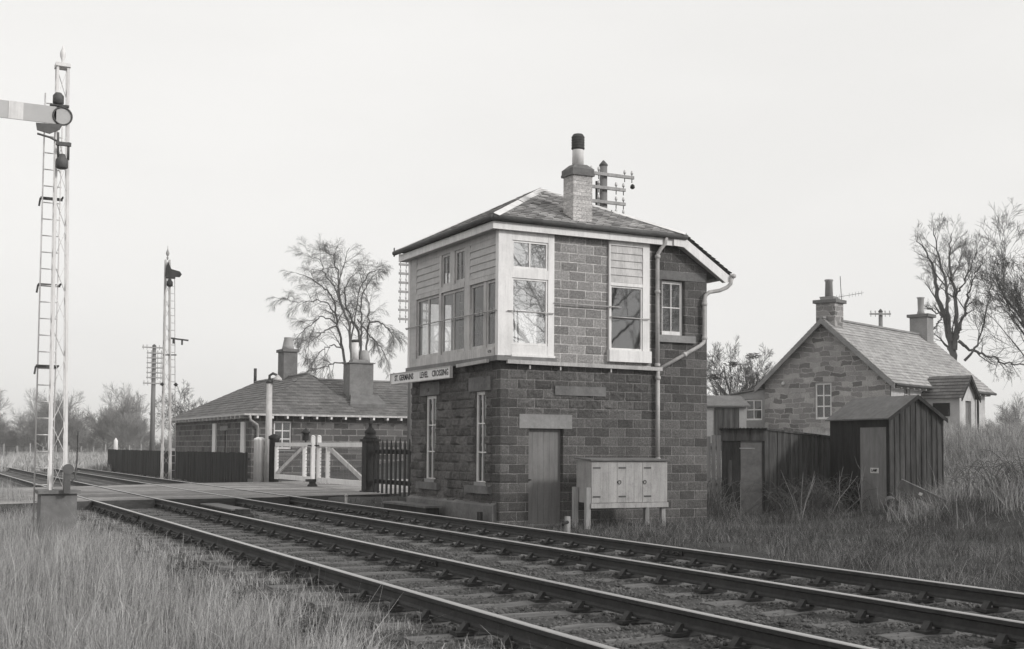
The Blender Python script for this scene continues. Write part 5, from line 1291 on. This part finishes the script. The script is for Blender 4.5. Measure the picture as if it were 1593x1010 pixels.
# tall pale grass, left foreground
x, y = scatter(280000, -1.5, 3.9, 4.6, 34, 1.7, .9, 1.1, 14, .09)
edge = 3.35 + .35 * vnoise(x, y, .8, 8.)
k = (x < edge) & ~((abs(x - 2.5) < .32) & (abs(y - 21.8) < .34)); x, y = x[k], y[k]
hh = np.where(x > 2.7, .24, .42) * np.clip(1 + .75 * vnoise(x, y, 1.3, 1.), .3, 2)
grass('tall_grass', 'tall pale dry grass filling the left foreground beside the near track', (x, y), hh, .0055, 'grass_pale', .36, (.06, .0))
# rough grass between box, sheds and the far track
x, y = scatter(340000, 9.75, 30, 8, 29, 1.25, 1.1, .8, 16, .09)
k = ~((x > 10.6) & (x < 15.8) & (y > 21.4) & (y < 26.3)) & ~((x > 11.2) & (x < 12.3) & (y > 20.9) & (y < 21.6)) & (x > 9.8 + .35 * vnoise(x, y, 1.1, 2.))
k &= ~((y > 26.0) & (x < 16)); x, y = x[k], y[k]
lx = (x - 19.78) * math.cos(R(-7)) + (y - 20.28) * math.sin(R(-7)); ly = -(x - 19.78) * math.sin(R(-7)) + (y - 20.28) * math.cos(R(-7))
k = ~((lx > -.1) & (lx < 1.55) & (ly > -.05) & (ly < 2.4)); x, y = x[k], y[k]
px_ = (x - 17.42) * math.cos(R(-36)) + (y - 23.25) * math.sin(R(-36)); py_ = -(x - 17.42) * math.sin(R(-36)) + (y - 23.25) * math.cos(R(-36))
k = ~((px_ > -.1) & (px_ < 1.1) & (py_ > -.1) & (py_ < 1.3)); x, y = x[k], y[k]
near = sstep(9.8, 11.5, x); hh = (.06 + .2 * near) * np.clip(1 + 1.0 * vnoise(x, y, 1.2, 6.), .25, 2.2)
grass('rough_grass', 'rough dead grass and weeds between the far track and the sheds', (x, y), np.clip(hh, .05, .6), .0045, 'grass_mid', 1.15)
# long grass on the mound and bank at the right
x, y = scatter(300000, 17, 46, 13, 36, 1.0, .9, .6, 18, .13)
k = (((x - 19.6) / 2.6) ** 2 + ((y - 16.2) / 3.0) ** 2 < 1) | ((x > 22.3) & (x + .2 * (y - 20) > 22))
x, y = x[k], y[k]
lx = (x - 35.19) * math.cos(AL) + (y - 36) * math.sin(AL); ly = -(x - 35.19) * math.sin(AL) + (y - 36) * math.cos(AL)
k = ~((lx > -.2) & (ly > -.2)); x, y = x[k], y[k]
grass('bank_grass', 'long pale dry grass leaning on the bank right of the pitched roof hut', (x, y), .55 * np.clip(1 + .7 * vnoise(x, y, .9, 2.), .3, 2), .0065, 'grass_bank', .75, (-.25, -.1))
# field grass far left and by the fences
x, y = scatter(60000, -2, 24, 70, 160, 1.5); k = x < 34; x, y = x[k], y[k]
grass('field_grass', 'pale field grass far beyond the crossing on the left', (x, y), .55, .06, 'grass_field', .4)
x, y = scatter(16000, 9.4, 12.2, 26.2, 75, 1.0, .6); k = (y < 29.2) | (y > 43); x, y = x[k], y[k]
grass('verge_grass', 'short rough grass along the foot of the dark fences', (x, y), .16, .012, 'grass_mid', .6)
# weeds creeping into the ballast at the left edge
x, y = scatter(24000, 2.9, 4.3, 6, 29, 1.4, 1.4, 1.1, 8, .06); k = x < 3.9 + .3 * vnoise(x, y, 1.2, 5.); x, y = x[k], y[k]
grass('weed_tufts', 'thin dry weed tufts at the sleeper ends of the near track', (x, y), .16, .006, 'grass_pale', .5, z=np.full(len(x), -.27))
# dead upright stems
def stem(name, label, x, y, stems, group='dead weed stems by the sheds'):
    z = float(ground_z(x, y)) ; m = MB()
    for (dx, dy, h, b) in stems:
        P = [V(0, 0, 0), V(dx * .4, dy * .4, h * .5), V(dx, dy, h)]
        m.tube([P[0], (P[0] + P[1]) / 2 + V(.01, 0, 0), P[1], P[2]], [.0045, .0045, .004, .002], 5)
        for k in range(b):
            f = .55 + .4 * (k + .5) / max(b, 1); p = P[1] + (P[2] - P[1]) * (2 * f - 1); sgn = -1 if k % 2 else 1
            m.tube([p, p + V(sgn * .10, .05, .16), p + V(sgn * .16, .06, .34)], [.004, .003, .002], 4)
    o = m.build(name, 'weed'); o.location = (x, y, z - .02); tag(o, label, 'weed', group)
stem('dead_stem', 'cluster of crossed pale dead stems standing in front of the privy door', 16.9, 19.9, [(-.42, .1, 1.15, 0), (.42, 0, 1.05, 1), (.18, .1, 1.1, 0), (.5, .1, .95, 0), (-.15, 0, .6, 0)])
stem('dead_stem', 'single upright pale dead stem in front of the board screen, beside a slanting one', 18.6, 20.6, [(.02, 0, 1.0, 1)])
stem('dead_stem', 'long slanting dead stem leaning right in front of the board screen', 18.1, 20.4, [(.95, .1, .95, 1)])
stem('dead_stem', 'thin dead stem left of the privy, next to the corner of the signal box', 15.9, 20.6, [(.0, 0, .95, 0), (-.05, .1, .5, 0)])
stem('dead_stem', 'forked dead stem close to the left post of the pitched roof hut', 19.15, 20.5, [(.22, .2, 1.1, 2), (-.12, 0, .7, 1)])
stem('dead_stem', 'thin stem standing before the plated door of the pitched roof hut', 18.9, 19.7, [(-.06, 0, .62, 0)])
# tangled brambles at the foot of the screen and on the mound
def bramble(name, label, cx, cy, n, sx, sy, h, seed):
    r = np.random.default_rng(seed); polys = []
    for i in range(n):
        x, y = cx + r.normal(0, sx), cy + r.normal(0, sy); z = float(ground_z(x, y)); az = r.uniform(0, 6.28); L = r.uniform(.4, 1.1)
        hh = h * r.uniform(.4, 1.2); tt = np.linspace(0, 1, 6)
        P = np.stack([x + math.cos(az) * L * tt + r.normal(0, .02, 6), y + math.sin(az) * L * tt + r.normal(0, .02, 6), z + hh * np.sin(np.pi * tt * r.uniform(.5, .95))], -1)
        polys.append((P, np.linspace(.008, .003, 6), 4))
    o = polys_mesh(name, polys, 'twig', None); tag(o, label, 'bramble', 'bramble thickets')
bramble('bramble', 'tangled dark bramble thicket at the foot of the board screen', 19.0, 21.6, 220, .55, .35, .7, 1)
bramble('bramble', 'tangled bramble thicket on the grassy mound at the right edge', 20.8, 17.4, 260, .6, .6, .7, 2)
bramble('bramble', 'sparse bramble between the signal box corner and the privy', 16.6, 23.2, 160, .4, .6, .8, 3)

# ------------------------------------------------------------------ world, sun, camera
SUN_EL, SUN_AZ = R(28), R(145)          # azimuth clockwise from +y
w = bpy.data.worlds.new('World'); SC.world = w; w.use_nodes = True
nt = w.node_tree; bg = nt.nodes['Background']
sky = nt.nodes.new('ShaderNodeTexSky'); sky.sky_type = 'NISHITA'; sky.sun_disc = False
sky.sun_elevation = SUN_EL; sky.sun_rotation = SUN_AZ; sky.air_density = 1.0; sky.dust_density = 4.0; sky.ozone_density = 1.0
hs = nt.nodes.new('ShaderNodeHueSaturation'); hs.inputs['Saturation'].default_value = 0.0; nt.links.new(sky.outputs[0], hs.inputs['Color'])
mx = nt.nodes.new('ShaderNodeMix'); mx.data_type = 'RGBA'; mx.inputs[0].default_value = .82; mx.inputs[7].default_value = (10.1, 10.0, 9.8, 1)
tcw = nt.nodes.new('ShaderNodeTexCoord'); mpw = nt.nodes.new('ShaderNodeMapping'); mpw.inputs['Scale'].default_value = (1, 1, 3); nzw = nt.nodes.new('ShaderNodeTexNoise'); nzw.inputs['Scale'].default_value = 2.2; nzw.inputs['Detail'].default_value = 5
rpw = nt.nodes.new('ShaderNodeValToRGB'); rpw.color_ramp.elements[0].position = .3; rpw.color_ramp.elements[0].color = (.955, .955, .955, 1); rpw.color_ramp.elements[1].position = .7; rpw.color_ramp.elements[1].color = (1.03, 1.03, 1.03, 1)
mlw = nt.nodes.new('ShaderNodeMix'); mlw.data_type = 'RGBA'; mlw.blend_type = 'MULTIPLY'; mlw.inputs[0].default_value = 1.0
nt.links.new(tcw.outputs['Generated'], mpw.inputs['Vector']); nt.links.new(mpw.outputs['Vector'], nzw.inputs['Vector']); nt.links.new(nzw.outputs['Fac'], rpw.inputs['Fac'])
nt.links.new(hs.outputs[0], mx.inputs[6]); nt.links.new(mx.outputs[2], mlw.inputs[6]); nt.links.new(rpw.outputs['Color'], mlw.inputs[7]); nt.links.new(mlw.outputs[2], bg.inputs['Color']); bg.inputs['Strength'].default_value = .1
sl_ = bpy.data.lights.new('sun', 'SUN'); sl_.energy = 2.0; sl_.angle = R(7); sl_.color = (1, .985, .96)
so = bpy.data.objects.new('sun', sl_); COL.objects.link(so)
dirv = Vector((math.sin(SUN_AZ) * math.cos(SUN_EL), math.cos(SUN_AZ) * math.cos(SUN_EL), math.sin(SUN_EL)))
so.rotation_euler = dirv.to_track_quat('Z', 'Y').to_euler(); so.location = (0, -20, 30)
HAZE = .0008
if HAZE:
    m = MB(); m.box(-450, -70, -3, 950, 1520, 19); o = m.build('haze', 'soil'); o.data.materials.clear()
    hm = bpy.data.materials.new('haze_air'); hm.use_nodes = True; n_ = hm.node_tree; n_.nodes.remove(n_.nodes['Principled BSDF'])
    pv = n_.nodes.new('ShaderNodeVolumePrincipled'); pv.inputs['Color'].default_value = (.95, .94, .92, 1); pv.inputs['Density'].default_value = HAZE
    n_.links.new(pv.outputs[0], n_.nodes['Material Output'].inputs['Volume']); o.data.materials.append(hm); tag(o, kind='stuff')
cam = bpy.data.cameras.new('camera'); co = bpy.data.objects.new('camera', cam); COL.objects.link(co); SC.camera = co
yaw, pitch, roll = R(27), R(3), R(.4)
fwd = Vector((math.sin(yaw) * math.cos(pitch), math.cos(yaw) * math.cos(pitch), math.sin(pitch)))
r0 = Vector((math.cos(yaw), -math.sin(yaw), 0)); u0 = r0.cross(fwd)
rt = r0 * math.cos(roll) + u0 * math.sin(roll); up = u0 * math.cos(roll) - r0 * math.sin(roll)
mw = Matrix((rt, up, -fwd)).transposed().to_4x4(); mw.translation = (0, 0, CAMZ); co.matrix_world = mw
cam.sensor_fit = 'HORIZONTAL'; cam.sensor_width = 36; cam.lens = 1887 / 1593 * 36; cam.shift_y = 92 / 1593; cam.clip_start = .1; cam.clip_end = 4000
SC.view_settings.view_transform = 'Standard'; SC.view_settings.look = 'None'; SC.view_settings.exposure = .05; SC.view_settings.gamma = 1
